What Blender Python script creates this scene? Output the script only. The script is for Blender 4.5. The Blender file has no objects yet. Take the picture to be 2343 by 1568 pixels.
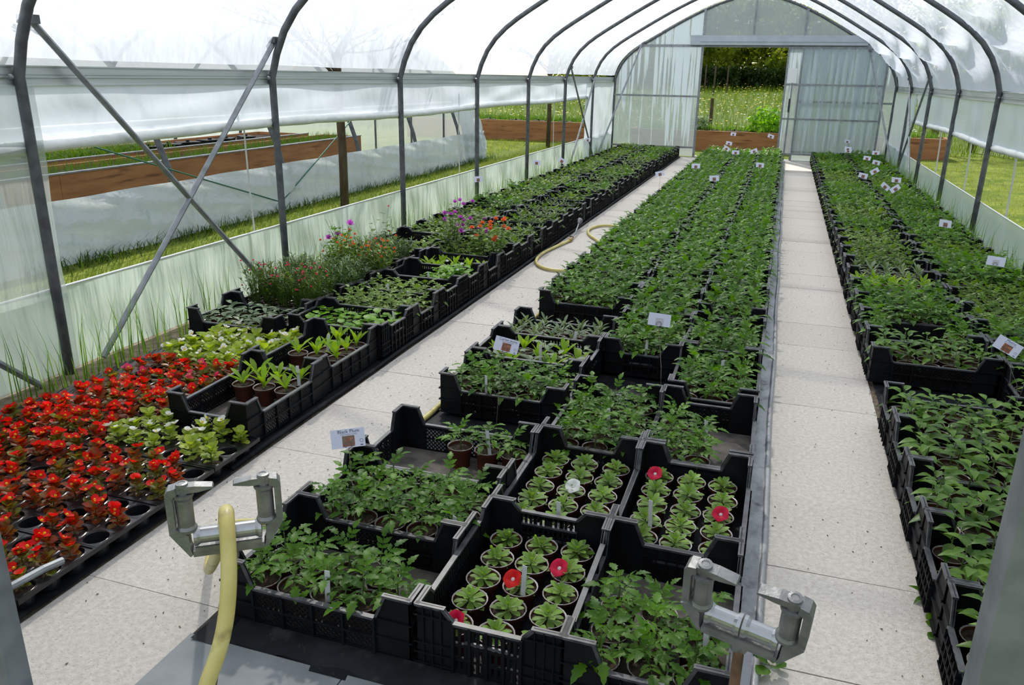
import bpy, math, random
import numpy as np
from mathutils import Vector, Matrix
random.seed(7)
rng = np.random.default_rng(7)
R = math.radians
S = bpy.context.scene
COL = S.collection

# ------------------------------------------------------------------ camera
CAM_H = 1.54
def cam_axes(yaw, pit, rol):
    f = Vector((-math.sin(yaw), math.cos(yaw), 0)); r = Vector((math.cos(yaw), math.sin(yaw), 0)); u = Vector((0, 0, 1))
    f2 = f*math.cos(pit) - u*math.sin(pit); u2 = u*math.cos(pit) + f*math.sin(pit)
    r3 = r*math.cos(rol) + u2*math.sin(rol); u3 = u2*math.cos(rol) - r*math.sin(rol)
    return r3, u3, f2
r_, u_, f_ = cam_axes(R(17.9775), R(18.5372), R(0.9967))
cam = bpy.data.cameras.new('camera'); camo = bpy.data.objects.new('camera', cam); COL.objects.link(camo)
cam.sensor_width = 36; cam.sensor_fit = 'HORIZONTAL'; cam.lens = 1820/2343*36; cam.clip_start = .05; cam.clip_end = 500
m = Matrix.Identity(4)
for i in range(3):
    m[i][0] = r_[i]; m[i][1] = u_[i]; m[i][2] = -f_[i]
m.translation = (0, 0, CAM_H)
camo.matrix_world = m
S.camera = camo

# ------------------------------------------------------------------ world, sun, exposure
SUN_AZ, SUN_EL = 24, 46            # degrees left of the tunnel axis, above the horizon
w = bpy.data.worlds.new('World'); S.world = w; w.use_nodes = True
nt = w.node_tree; nt.nodes.clear()
sky = nt.nodes.new('ShaderNodeTexSky'); sky.sky_type = 'NISHITA'; sky.sun_disc = False
sky.sun_elevation = R(SUN_EL); sky.sun_rotation = R(-SUN_AZ); sky.air_density = 1.2; sky.dust_density = 1.5
bg1 = nt.nodes.new('ShaderNodeBackground'); bg1.inputs['Strength'].default_value = .24
nt.links.new(sky.outputs[0], bg1.inputs['Color'])
bg2 = nt.nodes.new('ShaderNodeBackground'); bg2.inputs['Color'].default_value = (.92, .96, 1, 1); bg2.inputs['Strength'].default_value = 1.0
tc = nt.nodes.new('ShaderNodeTexCoord'); nz = nt.nodes.new('ShaderNodeTexNoise'); nz.inputs['Scale'].default_value = 2.4; nz.inputs['Detail'].default_value = 6
rp = nt.nodes.new('ShaderNodeValToRGB'); rp.color_ramp.elements[0].position = .3; rp.color_ramp.elements[1].position = .62
nt.links.new(tc.outputs['Generated'], nz.inputs['Vector']); nt.links.new(nz.outputs['Fac'], rp.inputs['Fac'])
mx = nt.nodes.new('ShaderNodeMixShader'); out = nt.nodes.new('ShaderNodeOutputWorld')
nt.links.new(rp.outputs[0], mx.inputs[0]); nt.links.new(bg1.outputs[0], mx.inputs[1]); nt.links.new(bg2.outputs[0], mx.inputs[2]); nt.links.new(mx.outputs[0], out.inputs[0])
sl = bpy.data.lights.new('sun', 'SUN'); sl.energy = 5.4; sl.angle = R(2.0); sl.color = (1, .95, .87)
slo = bpy.data.objects.new('sun', sl); COL.objects.link(slo)
sd = Vector((-math.sin(R(SUN_AZ))*math.cos(R(SUN_EL)), math.cos(R(SUN_AZ))*math.cos(R(SUN_EL)), math.sin(R(SUN_EL))))
slo.rotation_euler = sd.to_track_quat('Z', 'Y').to_euler(); slo.location = sd*30
S.view_settings.view_transform = 'Standard'; S.view_settings.look = 'None'; S.view_settings.gamma = 1; S.view_settings.exposure = 0.12
S.view_settings.use_curve_mapping = False

# ------------------------------------------------------------------ materials
M = {}
def newmat(name):
    mt = bpy.data.materials.new(name); mt.use_nodes = True; n = mt.node_tree.nodes; n.clear()
    o = n.new('ShaderNodeOutputMaterial'); M[name] = mt
    return mt, mt.node_tree, n, o
def pbr(name, c1, c2=None, scale=8, rough=.6, metal=0, bump=0, bscale=40, spec=.5, stretch=(1, 1, 1), rnd=0, detail=5, lo=.35, hi=.65, c3=None, s3=60, obj=True):
    mt, t, n, o = newmat(name)
    b = n.new('ShaderNodeBsdfPrincipled'); b.inputs['Roughness'].default_value = rough; b.inputs['Metallic'].default_value = metal
    b.inputs['Specular IOR Level'].default_value = spec
    t.links.new(b.outputs[0], o.inputs[0])
    tc = n.new('ShaderNodeTexCoord'); mp = n.new('ShaderNodeMapping'); mp.inputs['Scale'].default_value = stretch
    t.links.new(tc.outputs['Object'], mp.inputs['Vector'])
    col = None
    if c2 is not None:
        nz = n.new('ShaderNodeTexNoise'); nz.inputs['Scale'].default_value = scale; nz.inputs['Detail'].default_value = detail
        t.links.new(mp.outputs[0], nz.inputs['Vector'])
        rp = n.new('ShaderNodeValToRGB'); e = rp.color_ramp.elements
        e[0].position = lo; e[0].color = (*c1, 1); e[1].position = hi; e[1].color = (*c2, 1)
        t.links.new(nz.outputs['Fac'], rp.inputs['Fac']); col = rp.outputs[0]
        if c3 is not None:
            n3 = n.new('ShaderNodeTexNoise'); n3.inputs['Scale'].default_value = s3; n3.inputs['Detail'].default_value = 3
            t.links.new(mp.outputs[0], n3.inputs['Vector'])
            r3 = n.new('ShaderNodeValToRGB'); r3.color_ramp.elements[0].position = .58; r3.color_ramp.elements[1].position = .7
            t.links.new(n3.outputs['Fac'], r3.inputs['Fac'])
            mm = n.new('ShaderNodeMixRGB'); mm.inputs[2].default_value = (*c3, 1)
            t.links.new(r3.outputs[0], mm.inputs[0]); t.links.new(col, mm.inputs[1]); col = mm.outputs[0]
    if rnd:
        oi = n.new('ShaderNodeObjectInfo'); hs = n.new('ShaderNodeHueSaturation')
        mr = n.new('ShaderNodeMapRange'); mr.inputs[3].default_value = 1-rnd; mr.inputs[4].default_value = 1+rnd
        t.links.new(oi.outputs['Random'], mr.inputs[0]); t.links.new(mr.outputs[0], hs.inputs['Value'])
        if col is not None: t.links.new(col, hs.inputs['Color'])
        else: hs.inputs['Color'].default_value = (*c1, 1)
        col = hs.outputs[0]
    if col is not None: t.links.new(col, b.inputs['Base Color'])
    else: b.inputs['Base Color'].default_value = (*c1, 1)
    if bump:
        nb = n.new('ShaderNodeTexNoise'); nb.inputs['Scale'].default_value = bscale; nb.inputs['Detail'].default_value = 4
        t.links.new(mp.outputs[0], nb.inputs['Vector'])
        bp = n.new('ShaderNodeBump'); bp.inputs['Strength'].default_value = bump; bp.inputs['Distance'].default_value = .02
        t.links.new(nb.outputs['Fac'], bp.inputs['Height']); t.links.new(bp.outputs[0], b.inputs['Normal'])
    return mt
def leafmat(name, c1, c2, trans=.35, rough=.42, scale=9, rnd=.18, tcol=None):
    mt, t, n, o = newmat(name)
    geo = n.new('ShaderNodeNewGeometry'); nz = n.new('ShaderNodeTexNoise'); nz.inputs['Scale'].default_value = scale; nz.inputs['Detail'].default_value = 3
    t.links.new(geo.outputs['Position'], nz.inputs['Vector'])
    rp = n.new('ShaderNodeValToRGB'); e = rp.color_ramp.elements
    e[0].position = .32; e[0].color = (*c1, 1); e[1].position = .68; e[1].color = (*c2, 1)
    t.links.new(nz.outputs['Fac'], rp.inputs['Fac'])
    oi = n.new('ShaderNodeObjectInfo'); hs = n.new('ShaderNodeHueSaturation'); mr = n.new('ShaderNodeMapRange')
    mr.inputs[3].default_value = 1-rnd; mr.inputs[4].default_value = 1+rnd
    t.links.new(oi.outputs['Random'], mr.inputs[0]); t.links.new(mr.outputs[0], hs.inputs['Value']); t.links.new(rp.outputs[0], hs.inputs['Color'])
    b = n.new('ShaderNodeBsdfPrincipled'); b.inputs['Roughness'].default_value = rough; b.inputs['Specular IOR Level'].default_value = .22
    t.links.new(hs.outputs[0], b.inputs['Base Color'])
    tr = n.new('ShaderNodeBsdfTranslucent'); tm = n.new('ShaderNodeMixRGB'); tm.blend_type = 'MULTIPLY'; tm.inputs[0].default_value = 1
    tm.inputs[2].default_value = (*(tcol or (1.7, 1.7, .45)), 1)
    t.links.new(hs.outputs[0], tm.inputs[1]); t.links.new(tm.outputs[0], tr.inputs['Color'])
    mx = n.new('ShaderNodeMixShader'); mx.inputs[0].default_value = trans
    t.links.new(b.outputs[0], mx.inputs[1]); t.links.new(tr.outputs[0], mx.inputs[2]); t.links.new(mx.outputs[0], o.inputs[0])
    return mt
def film(name, clear=.3, col=(.9, .93, .95), diff=.35, gloss=.08, bump=.3, bscale=(3, 3, 3), brough=.25, streak=None, tint=(1, 1, 1)):
    """thin plastic: part clear, part milky (translucent + diffuse), a little gloss"""
    mt, t, n, o = newmat(name)
    tc = n.new('ShaderNodeTexCoord'); mp = n.new('ShaderNodeMapping'); mp.inputs['Scale'].default_value = bscale
    t.links.new(tc.outputs['Object'], mp.inputs['Vector'])
    nb = n.new('ShaderNodeTexNoise'); nb.inputs['Scale'].default_value = 1; nb.inputs['Detail'].default_value = 4
    t.links.new(mp.outputs[0], nb.inputs['Vector'])
    bp = n.new('ShaderNodeBump'); bp.inputs['Strength'].default_value = bump; bp.inputs['Distance'].default_value = .12
    t.links.new(nb.outputs['Fac'], bp.inputs['Height'])
    tl = n.new('ShaderNodeBsdfTranslucent'); tl.inputs['Color'].default_value = (*col, 1)
    df = n.new('ShaderNodeBsdfDiffuse'); df.inputs['Color'].default_value = (*col, 1)
    gl = n.new('ShaderNodeBsdfGlossy'); gl.inputs['Roughness'].default_value = brough
    for q in (tl, df, gl): t.links.new(bp.outputs[0], q.inputs['Normal'])
    tp = n.new('ShaderNodeBsdfTransparent'); tp.inputs['Color'].default_value = (*tint, 1)
    a = n.new('ShaderNodeMixShader'); a.inputs[0].default_value = diff
    t.links.new(tl.outputs[0], a.inputs[1]); t.links.new(df.outputs[0], a.inputs[2])
    b = n.new('ShaderNodeMixShader'); b.inputs[0].default_value = clear
    t.links.new(a.outputs[0], b.inputs[1]); t.links.new(tp.outputs[0], b.inputs[2])
    if streak:
        m2 = n.new('ShaderNodeMapping'); m2.inputs['Scale'].default_value = streak
        t.links.new(tc.outputs['Object'], m2.inputs['Vector'])
        ns = n.new('ShaderNodeTexNoise'); ns.inputs['Scale'].default_value = 1; ns.inputs['Detail'].default_value = 5
        t.links.new(m2.outputs[0], ns.inputs['Vector'])
        rr = n.new('ShaderNodeValToRGB'); rr.color_ramp.elements[0].position = .47; rr.color_ramp.elements[1].position = .53
        rr.color_ramp.elements[0].color = (.1, .1, .1, 1); rr.color_ramp.elements[1].color = (clear, clear, clear, 1)
        sx = n.new('ShaderNodeSeparateXYZ'); t.links.new(tc.outputs['Object'], sx.inputs[0])
        ma = n.new('ShaderNodeMath'); ma.operation = 'MULTIPLY_ADD'; ma.inputs[1].default_value = -.085; ma.inputs[2].default_value = .135
        t.links.new(sx.outputs['Z'], ma.inputs[0]); ad = n.new('ShaderNodeMath'); t.links.new(ns.outputs['Fac'], ad.inputs[0]); t.links.new(ma.outputs[0], ad.inputs[1])
        t.links.new(ad.outputs[0], rr.inputs['Fac']); t.links.new(rr.outputs[0], b.inputs[0])
    c = n.new('ShaderNodeMixShader'); c.inputs[0].default_value = gloss
    t.links.new(b.outputs[0], c.inputs[1]); t.links.new(gl.outputs[0], c.inputs[2]); t.links.new(c.outputs[0], o.inputs[0])
    return mt

film('roof_film', clear=.26, diff=.18, gloss=.06, bump=.55, bscale=(1.3, 2.2, 1.3), col=(.72, .76, .83))
film('side_film', clear=.12, diff=.05, gloss=.06, bump=.3, bscale=(2, 1.6, 1.0), col=(.66, .71, .78))
film('skirt_film', clear=.14, diff=.15, gloss=.04, bump=.6, bscale=(2, 4, .8), col=(.5, .58, .54))
film('skirt_shaded', clear=.1, diff=.5, gloss=.1, bump=1.0, bscale=(2, 2.2, 2.5), col=(.6, .66, .7))  # neighbour's skirt film, its shade put into the bluish colour
film('panel_film', clear=.38, diff=.35, gloss=.08, bump=.3, bscale=(2, 6, .5), col=(.52, .57, .56))
film('polycarbonate', clear=.74, diff=.3, gloss=.05, bump=.2, bscale=(8, 1, .6), col=(.62, .68, .72), streak=(16, 1, .45), tint=(.7, .74, .72))
film('polycarbonate_clear', clear=.6, diff=.4, gloss=.05, bump=.2, bscale=(8, 1, .6), col=(.42, .47, .5), tint=(.62, .66, .65))
pbr('galv', (.2, .215, .23), (.3, .315, .33), scale=14, rough=.48, metal=.55, bump=.04)
pbr('galv_dark', (.075, .08, .09), (.13, .137, .147), scale=16, rough=.5, metal=.35)
pbr('rail_metal', (.42, .46, .45), (.55, .58, .57), scale=5, rough=.42, metal=.5, stretch=(1, .2, 6))
pbr('cast_metal', (.2, .205, .2), (.3, .3, .295), scale=30, rough=.45, metal=.75, bump=.08, bscale=90)
pbr('roller_metal', (.34, .35, .36), (.46, .46, .47), scale=18, rough=.33, metal=.85)
pbr('rust', (.08, .045, .025), (.16, .09, .05), scale=40, rough=.85)
pbr('slab', (.465, .43, .38), (.565, .53, .48), scale=55, rough=.85, bump=.25, bscale=160, rnd=.05, c3=(.36, .33, .29), s3=120)
pbr('slab_grey', (.17, .185, .19), (.24, .255, .26), scale=7, rough=.7, bump=.08, bscale=60, rnd=.05)
pbr('soil', (.022, .014, .009), (.07, .045, .028), scale=70, rough=.95, bump=.9, bscale=60)
pbr('ground_soil', (.1, .075, .05), (.2, .16, .11), scale=20, rough=.95, bump=.8, bscale=30)
pbr('weed_mat', (.007, .008, .010), (.016, .018, .02), scale=6, rough=.6, spec=.12, bump=.4, bscale=9, c3=(.028, .029, .03), s3=14)
pbr('mat_grey', (.24, .25, .26), (.38, .39, .4), scale=5, rough=.4, bump=.8, bscale=9, c3=(.12, .125, .13), s3=11)
pbr('crate', (.0045, .005, .006), (.010, .0105, .012), scale=9, rough=.5, spec=.14, rnd=.25)
pbr('crate_rim', (.02, .022, .026), (.075, .079, .085), scale=22, rough=.36, spec=.5, rnd=.2)  # worn lips; sky sheen also put into the lighter grey
pbr('crate_floor', (.05, .043, .037), (.13, .115, .1), scale=12, rough=.9, bump=.4, bscale=30)
pbr('tray', (.006, .0065, .008), (.012, .013, .015), scale=12, rough=.28, spec=.45)
pbr('pot', (.06, .013, .005), (.1, .024, .009), scale=8, rough=.5, rnd=.25)
pbr('pot_rim', (.2, .17, .16), (.42, .4, .39), scale=16, rough=.35)  # worn rim edge, with its white highlight painted into the pale colour
pbr('plantlabel', (.55, .56, .58), (.66, .66, .67), scale=12, rough=.5)
pbr('ink', (.05, .06, .12), rough=.7)
pbr('card', (.62, .63, .78), (.68, .69, .82), scale=4, rough=.5)
pbr('card_photo', (.3, .05, .03), (.13, .15, .1), scale=60, rough=.5, c3=(.6, .3, .2), s3=90)
pbr('card_photo_orange', (.45, .12, .04), (.08, .06, .04), scale=70, rough=.5, c3=(.7, .3, .15), s3=90)
pbr('card_faded', (.45, .44, .5), (.52, .51, .57), scale=40, rough=.5)
pbr('wire', (.16, .12, .09), (.25, .2, .16), scale=20, rough=.5, metal=.5)
pbr('hose', (.5, .42, .12), (.62, .54, .2), scale=12, rough=.4, c3=(.34, .27, .1), s3=22)
pbr('brass', (.35, .24, .07), rough=.35, metal=.9)
pbr('black_plastic', (.02, .02, .022), rough=.4)
pbr('wood_board', (.3, .125, .045), (.42, .19, .075), scale=3, rough=.8, stretch=(.5, .5, 4), c3=(.17, .065, .028), s3=4, bump=.1)
pbr('wood_edge', (.5, .27, .15), (.6, .36, .2), scale=10, rough=.8)
pbr('bark', (.05, .033, .018), (.11, .08, .045), scale=16, rough=.95, bump=.8, bscale=25, stretch=(1, 1, .3), c3=(.16, .17, .05), s3=9)
pbr('branch', (.05, .035, .025), (.09, .065, .045), scale=16, rough=.95)
pbr('lawn', (.075, .12, .016), (.17, .205, .03), scale=2.2, rough=.95, spec=.1, bump=.8, bscale=30, c3=(.26, .27, .06), s3=16)
pbr('meadow', (.06, .1, .014), (.12, .16, .024), scale=.8, rough=.95, bump=.8, bscale=12)
pbr('white_plastic', (.75, .76, .76), rough=.4)
pbr('cord', (.55, .55, .53), rough=.7)
pbr('green_cord', (.02, .12, .07), rough=.6)
leafmat('leaf_tomato', (.028, .092, .005), (.1, .225, .012))
leafmat('leaf_pepper', (.035, .1, .01), (.14, .26, .035), rough=.36)
leafmat('leaf_petunia', (.1, .19, .028), (.2, .33, .06), trans=.28)
leafmat('leaf_lance', (.15, .29, .02), (.32, .48, .035))
leafmat('leaf_silver', (.1, .15, .075), (.22, .29, .17), trans=.2, rough=.5)
leafmat('leaf_lavender', (.09, .16, .06), (.2, .3, .14), trans=.3)
leafmat('leaf_bean', (.08, .22, .008), (.2, .4, .022), trans=.4)
leafmat('leaf_cut', (.075, .15, .016), (.2, .31, .05), trans=.3)
leafmat('leaf_low', (.045, .11, .006), (.13, .23, .016))
leafmat('leaf_far', (.06, .14, .02), (.14, .25, .035))
leafmat('stem', (.07, .12, .03), (.12, .18, .05), trans=.1)
leafmat('begonia_red', (.3, .012, .006), (.2, .13, .012), trans=.5, scale=26, tcol=(1.9, .9, .5), rough=.35)
leafmat('begonia_green', (.18, .27, .025), (.4, .48, .07), trans=.36, scale=20)
leafmat('begonia_dark', (.16, .018, .007), (.15, .26, .02), trans=.42, scale=34, tcol=(1.8, 1.1, .6))
leafmat('petal_red', (.72, .006, .008), (.85, .025, .015), trans=.4, tcol=(1.3, 1, 1), rnd=.1)
leafmat('petal_pink', (.72, .03, .12), (.8, .1, .2), trans=.3, tcol=(1.2, 1, 1), rnd=.1)
leafmat('petal_crimson', (.55, .004, .04), (.65, .01, .06), trans=.3, tcol=(1.3, 1, 1), rnd=.05)
leafmat('petal_white', (.78, .78, .74), (.85, .85, .82), trans=.3, tcol=(1, 1, 1), rnd=.03)
leafmat('petal_purple', (.5, .07, .52), (.62, .14, .6), trans=.3, tcol=(1.2, 1, 1.2), rnd=.1)
leafmat('petal_orange', (.75, .14, .03), (.8, .2, .06), trans=.3, tcol=(1.2, 1, 1), rnd=.1)
leafmat('petal_yellow', (.75, .5, .02), (.8, .6, .04), trans=.2, tcol=(1, 1, 1), rnd=.1)
leafmat('grass', (.045, .115, .012), (.11, .21, .025), trans=.4)
leafmat('grass_lawn', (.1, .155, .018), (.24, .28, .045), trans=.35, scale=3)
leafmat('grass_dark', (.025, .065, .01), (.07, .13, .02), trans=.3)
leafmat('grass_meadow', (.07, .13, .012), (.16, .23, .024), trans=.35, scale=1.2)
leafmat('tree_leaf', (.06, .12, .01), (.36, .4, .05), trans=.55, scale=1.5)
leafmat('hedge_leaf', (.012, .028, .006), (.04, .07, .012), trans=.2, scale=2)

# ------------------------------------------------------------------ mesh helpers
class MB:
    def __init__(s): s.v = []; s.f = []; s.mi = []
    def add(s, verts, faces, mi=0, T=None):
        b = len(s.v)
        if T is not None: verts = [T @ Vector(p) for p in verts]
        s.v.extend([tuple(p) for p in verts])
        for f in faces:
            s.f.append(tuple(i+b for i in f)); s.mi.append(mi)
        return s
    def box(s, lo, hi, mi=0, T=None):
        x0, y0, z0 = lo; x1, y1, z1 = hi
        return s.add([(x0,y0,z0),(x1,y0,z0),(x1,y1,z0),(x0,y1,z0),(x0,y0,z1),(x1,y0,z1),(x1,y1,z1),(x0,y1,z1)],
                     [(0,3,2,1),(4,5,6,7),(0,1,5,4),(1,2,6,5),(2,3,7,6),(3,0,4,7)], mi, T)
    def prism(s, poly, d0, d1, mi=0, T=None):
        """polygon in (x,z), extruded along y"""
        n = len(poly); v = [(x, d0, z) for x, z in poly] + [(x, d1, z) for x, z in poly]
        f = [tuple(range(n)), tuple(range(2*n-1, n-1, -1))] + [(i, i+n, (i+1) % n+n, (i+1) % n) for i in range(n)]
        return s.add(v, f, mi, T)
    def tube(s, pts, r, n=8, mi=0, T=None, cap=True, rs=None):
        pts = [Vector(p) for p in pts]; N = len(pts); v = []; f = []
        up = Vector((0, 0, 1)); prev = None
        for i, p in enumerate(pts):
            d = (pts[min(i+1, N-1)] - pts[max(i-1, 0)]).normalized()
            if prev is None:
                a = d.cross(up)
                if a.length < 1e-3: a = d.cross(Vector((1, 0, 0)))
                a.normalize()
            else:
                a = prev - d*prev.dot(d); a.normalize()
            prev = a; b = d.cross(a); rr = rs[i] if rs else r
            for k in range(n):
                t = 2*math.pi*k/n; v.append(p + a*math.cos(t)*rr + b*math.sin(t)*rr)
        for i in range(N-1):
            for k in range(n):
                f.append((i*n+k, i*n+(k+1) % n, (i+1)*n+(k+1) % n, (i+1)*n+k))
        if cap: f.append(tuple(range(n-1, -1, -1))); f.append(tuple(range((N-1)*n, N*n)))
        return s.add(v, f, mi, T)
    def lathe(s, prof, n=16, mi=0, T=None, cap0=False, cap1=False):
        v = []; f = []
        for r, z in prof:
            for k in range(n):
                t = 2*math.pi*k/n; v.append((r*math.cos(t), r*math.sin(t), z))
        for i in range(len(prof)-1):
            for k in range(n): f.append((i*n+k, i*n+(k+1) % n, (i+1)*n+(k+1) % n, (i+1)*n+k))
        if cap0: f.append(tuple(range(n-1, -1, -1)))
        if cap1: f.append(tuple(range((len(prof)-1)*n, len(prof)*n)))
        return s.add(v, f, mi, T)
    def mesh(s, name, mats, smooth=False):
        me = bpy.data.meshes.new(name); me.from_pydata(s.v, [], s.f)
        for k in mats: me.materials.append(M[k])
        if len(mats) > 1: me.polygons.foreach_set('material_index', s.mi)
        if smooth: me.polygons.foreach_set('use_smooth', [True]*len(s.f))
        me.update(); return me
def npmesh(name, V, F, mats, mi=None, smooth=False):
    """V (n,3), F (m,k) same-size faces"""
    me = bpy.data.meshes.new(name); n, k = F.shape
    me.vertices.add(len(V)); me.vertices.foreach_set('co', V.astype(np.float32).ravel())
    me.loops.add(n*k); me.loops.foreach_set('vertex_index', F.astype(np.int32).ravel())
    me.polygons.add(n); me.polygons.foreach_set('loop_start', np.arange(0, n*k, k, dtype=np.int32))
    me.polygons.foreach_set('loop_total', np.full(n, k, dtype=np.int32))
    for q in mats: me.materials.append(M[q])
    if mi is not None: me.polygons.foreach_set('material_index', mi.astype(np.int32))
    if smooth: me.polygons.foreach_set('use_smooth', np.ones(n, dtype=bool))
    me.update(calc_edges=True); return me
def ob(name, me, parent=None, loc=None, rot=None, scale=None, mat=None):
    o = bpy.data.objects.new(name, me); COL.objects.link(o)
    if parent is not None: o.parent = parent
    if mat is not None: o.matrix_local = mat
    else:
        if loc is not None: o.location = loc
        if rot is not None: o.rotation_euler = rot
        if scale is not None: o.scale = (scale,)*3 if not hasattr(scale, '__len__') else scale
    return o
def tag(o, label, cat, group=None, kind=None):
    o['label'] = label; o['category'] = cat
    if group: o['group'] = group
    if kind: o['kind'] = kind
    return o
def struct(o, label=None, cat=None):
    o['kind'] = 'structure'
    if label: o['label'] = label; o['category'] = cat or 'structure'
    return o
def empty(name, loc=(0, 0, 0), rz=0):
    o = bpy.data.objects.new(name, None); COL.objects.link(o); o.location = loc; o.rotation_euler = (0, 0, rz); o.empty_display_size = .05
    return o
def TR(loc=(0, 0, 0), rz=0, ry=0, rx=0, s=1):
    return Matrix.Translation(loc) @ Matrix.Rotation(rz, 4, 'Z') @ Matrix.Rotation(ry, 4, 'Y') @ Matrix.Rotation(rx, 4, 'X') @ Matrix.Scale(s, 4)
def ordn(n): return '%d%s' % (n, 'th' if 10 < n % 100 < 14 else {1: 'st', 2: 'nd', 3: 'rd'}.get(n % 10, 'th'))

# ------------------------------------------------------------------ tunnel dimensions
XL, XR, XC = -3.475, 1.963, -.756
HOOP_Y = [3.05 + 2.053*k for k in range(-1, 8)]          # first one carries the front end, last one the back end
Y0, Y1 = HOOP_Y[0], HOOP_Y[-1]
PROF = [(0, 1.5), (.04, 1.68), (.1, 1.81), (.2, 1.94), (.35, 2.075), (.55, 2.2), (.8, 2.345), (1.1, 2.52), (1.4, 2.685), (1.75, 2.86), (2.1, 3.0), (2.45, 3.1), (2.72, 3.13)]
def profile(off=0.0):
    pts = [(XL, .0)] + [(XL+d, z) for d, z in PROF] + [(2*XC-(XL+d), z-.03*(1-d/2.72)) for d, z in reversed(PROF[:-1])] + [(XR, 0)]
    return pts
def smooth_profile(n=56, off=.03):
    p = np.array(profile()[1:-1]); seg = np.r_[0, np.cumsum(np.hypot(*np.diff(p, axis=0).T))]
    t = np.linspace(0, seg[-1], n); q = np.c_[np.interp(t, seg, p[:, 0]), np.interp(t, seg, p[:, 1])]
    for _ in range(2): q[1:-1] = .25*q[:-2]+.5*q[1:-1]+.25*q[2:]
    tg = np.gradient(q, axis=0); nn = np.c_[-tg[:, 1], tg[:, 0]]; nn /= np.linalg.norm(nn, axis=1)[:, None]
    return q + nn*off, nn

# ---------------------------------------------------------------- ceiling: roof film, hoops as its parts
q, nn = smooth_profile(84, .032)
kp = np.where(q[:, 0] < XC, q[:, 1] > 1.52, q[:, 1] > 1.44); q = q[kp]; nn = nn[kp]
ys = np.linspace(Y0, Y1, 257)
V = np.zeros((len(ys), len(q), 3)); s_ = np.linspace(0, 1, len(q))
def vnoise(a, b, seed=0):
    return (np.sin(a*1.7+b*2.3+seed)+np.sin(a*3.1-b*1.9+seed*2)+np.sin(-a*2.3+b*4.7+seed*3))/3
for i, y in enumerate(ys):
    ph = (y-Y0)/2.053 % 1.0
    sag = math.sin(math.pi*ph)
    edge_r = np.clip((s_-.83)/.16, 0, 1); edge_l = np.clip((.22-s_)/.2, 0, 1)
    d = -.03*sag + .012*sag*vnoise(s_*18, np.full_like(s_, y*2.2)) \
        - .13*sag*np.abs(np.sin(edge_r*math.pi))*(.55+.45*np.sin(s_*95+2.2*math.cos(math.pi*ph*2)+y*1.3)) \
        - .03*sag*np.sin(edge_l*math.pi)*(.5+.5*np.sin(s_*60+3*ph))
    V[i, :, 0] = q[:, 0]+nn[:, 0]*d; V[i, :, 2] = q[:, 1]+nn[:, 1]*d; V[i, :, 1] = y
n1 = len(q); idx = np.arange(len(ys)*n1).reshape(len(ys), n1)
F = np.stack([idx[:-1, :-1], idx[:-1, 1:], idx[1:, 1:], idx[1:, :-1]], -1).reshape(-1, 4)
ceiling = struct(ob('ceiling', npmesh('ceiling', V.reshape(-1, 3), F, ['roof_film'], smooth=True)))
hq, _ = smooth_profile(40, 0)
hp = [(XL, 0, -.1), (XL, 0, .5), (XL, 0, 1.1)] + [(x, 0, z) for x, z in hq] + [(XR, 0, 1.1), (XR, 0, .5), (XR, 0, -.1)]
hoop_me = MB().tube(hp, .026, 10).mesh('hoop', ['galv_dark'], True)
for y in HOOP_Y: ob('hoop', hoop_me, ceiling, (0, y, 0))

def sheet(y0, y1, z0, z1, x, ny, nz, amp, seed, kx=1):
    """vertical film in the plane X=x with folds"""
    a = np.linspace(y0, y1, ny); b = np.linspace(z0, z1, nz); A, B = np.meshgrid(a, b, indexing='ij')
    t = (B-z0)/(z1-z0)
    X = x + amp*np.sin(math.pi*t)*vnoise(A*3.0*kx+.6*np.sin(B*7), B*1.5, seed) + amp*.5*t*(1-t)*4*np.sin(A*9*kx+B*5+seed)
    V = np.stack([X, A, B], -1).reshape(-1, 3); i = np.arange(ny*nz).reshape(ny, nz)
    F = np.stack([i[:-1, :-1], i[1:, :-1], i[1:, 1:], i[:-1, 1:]], -1).reshape(-1, 4)
    return V, F
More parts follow.
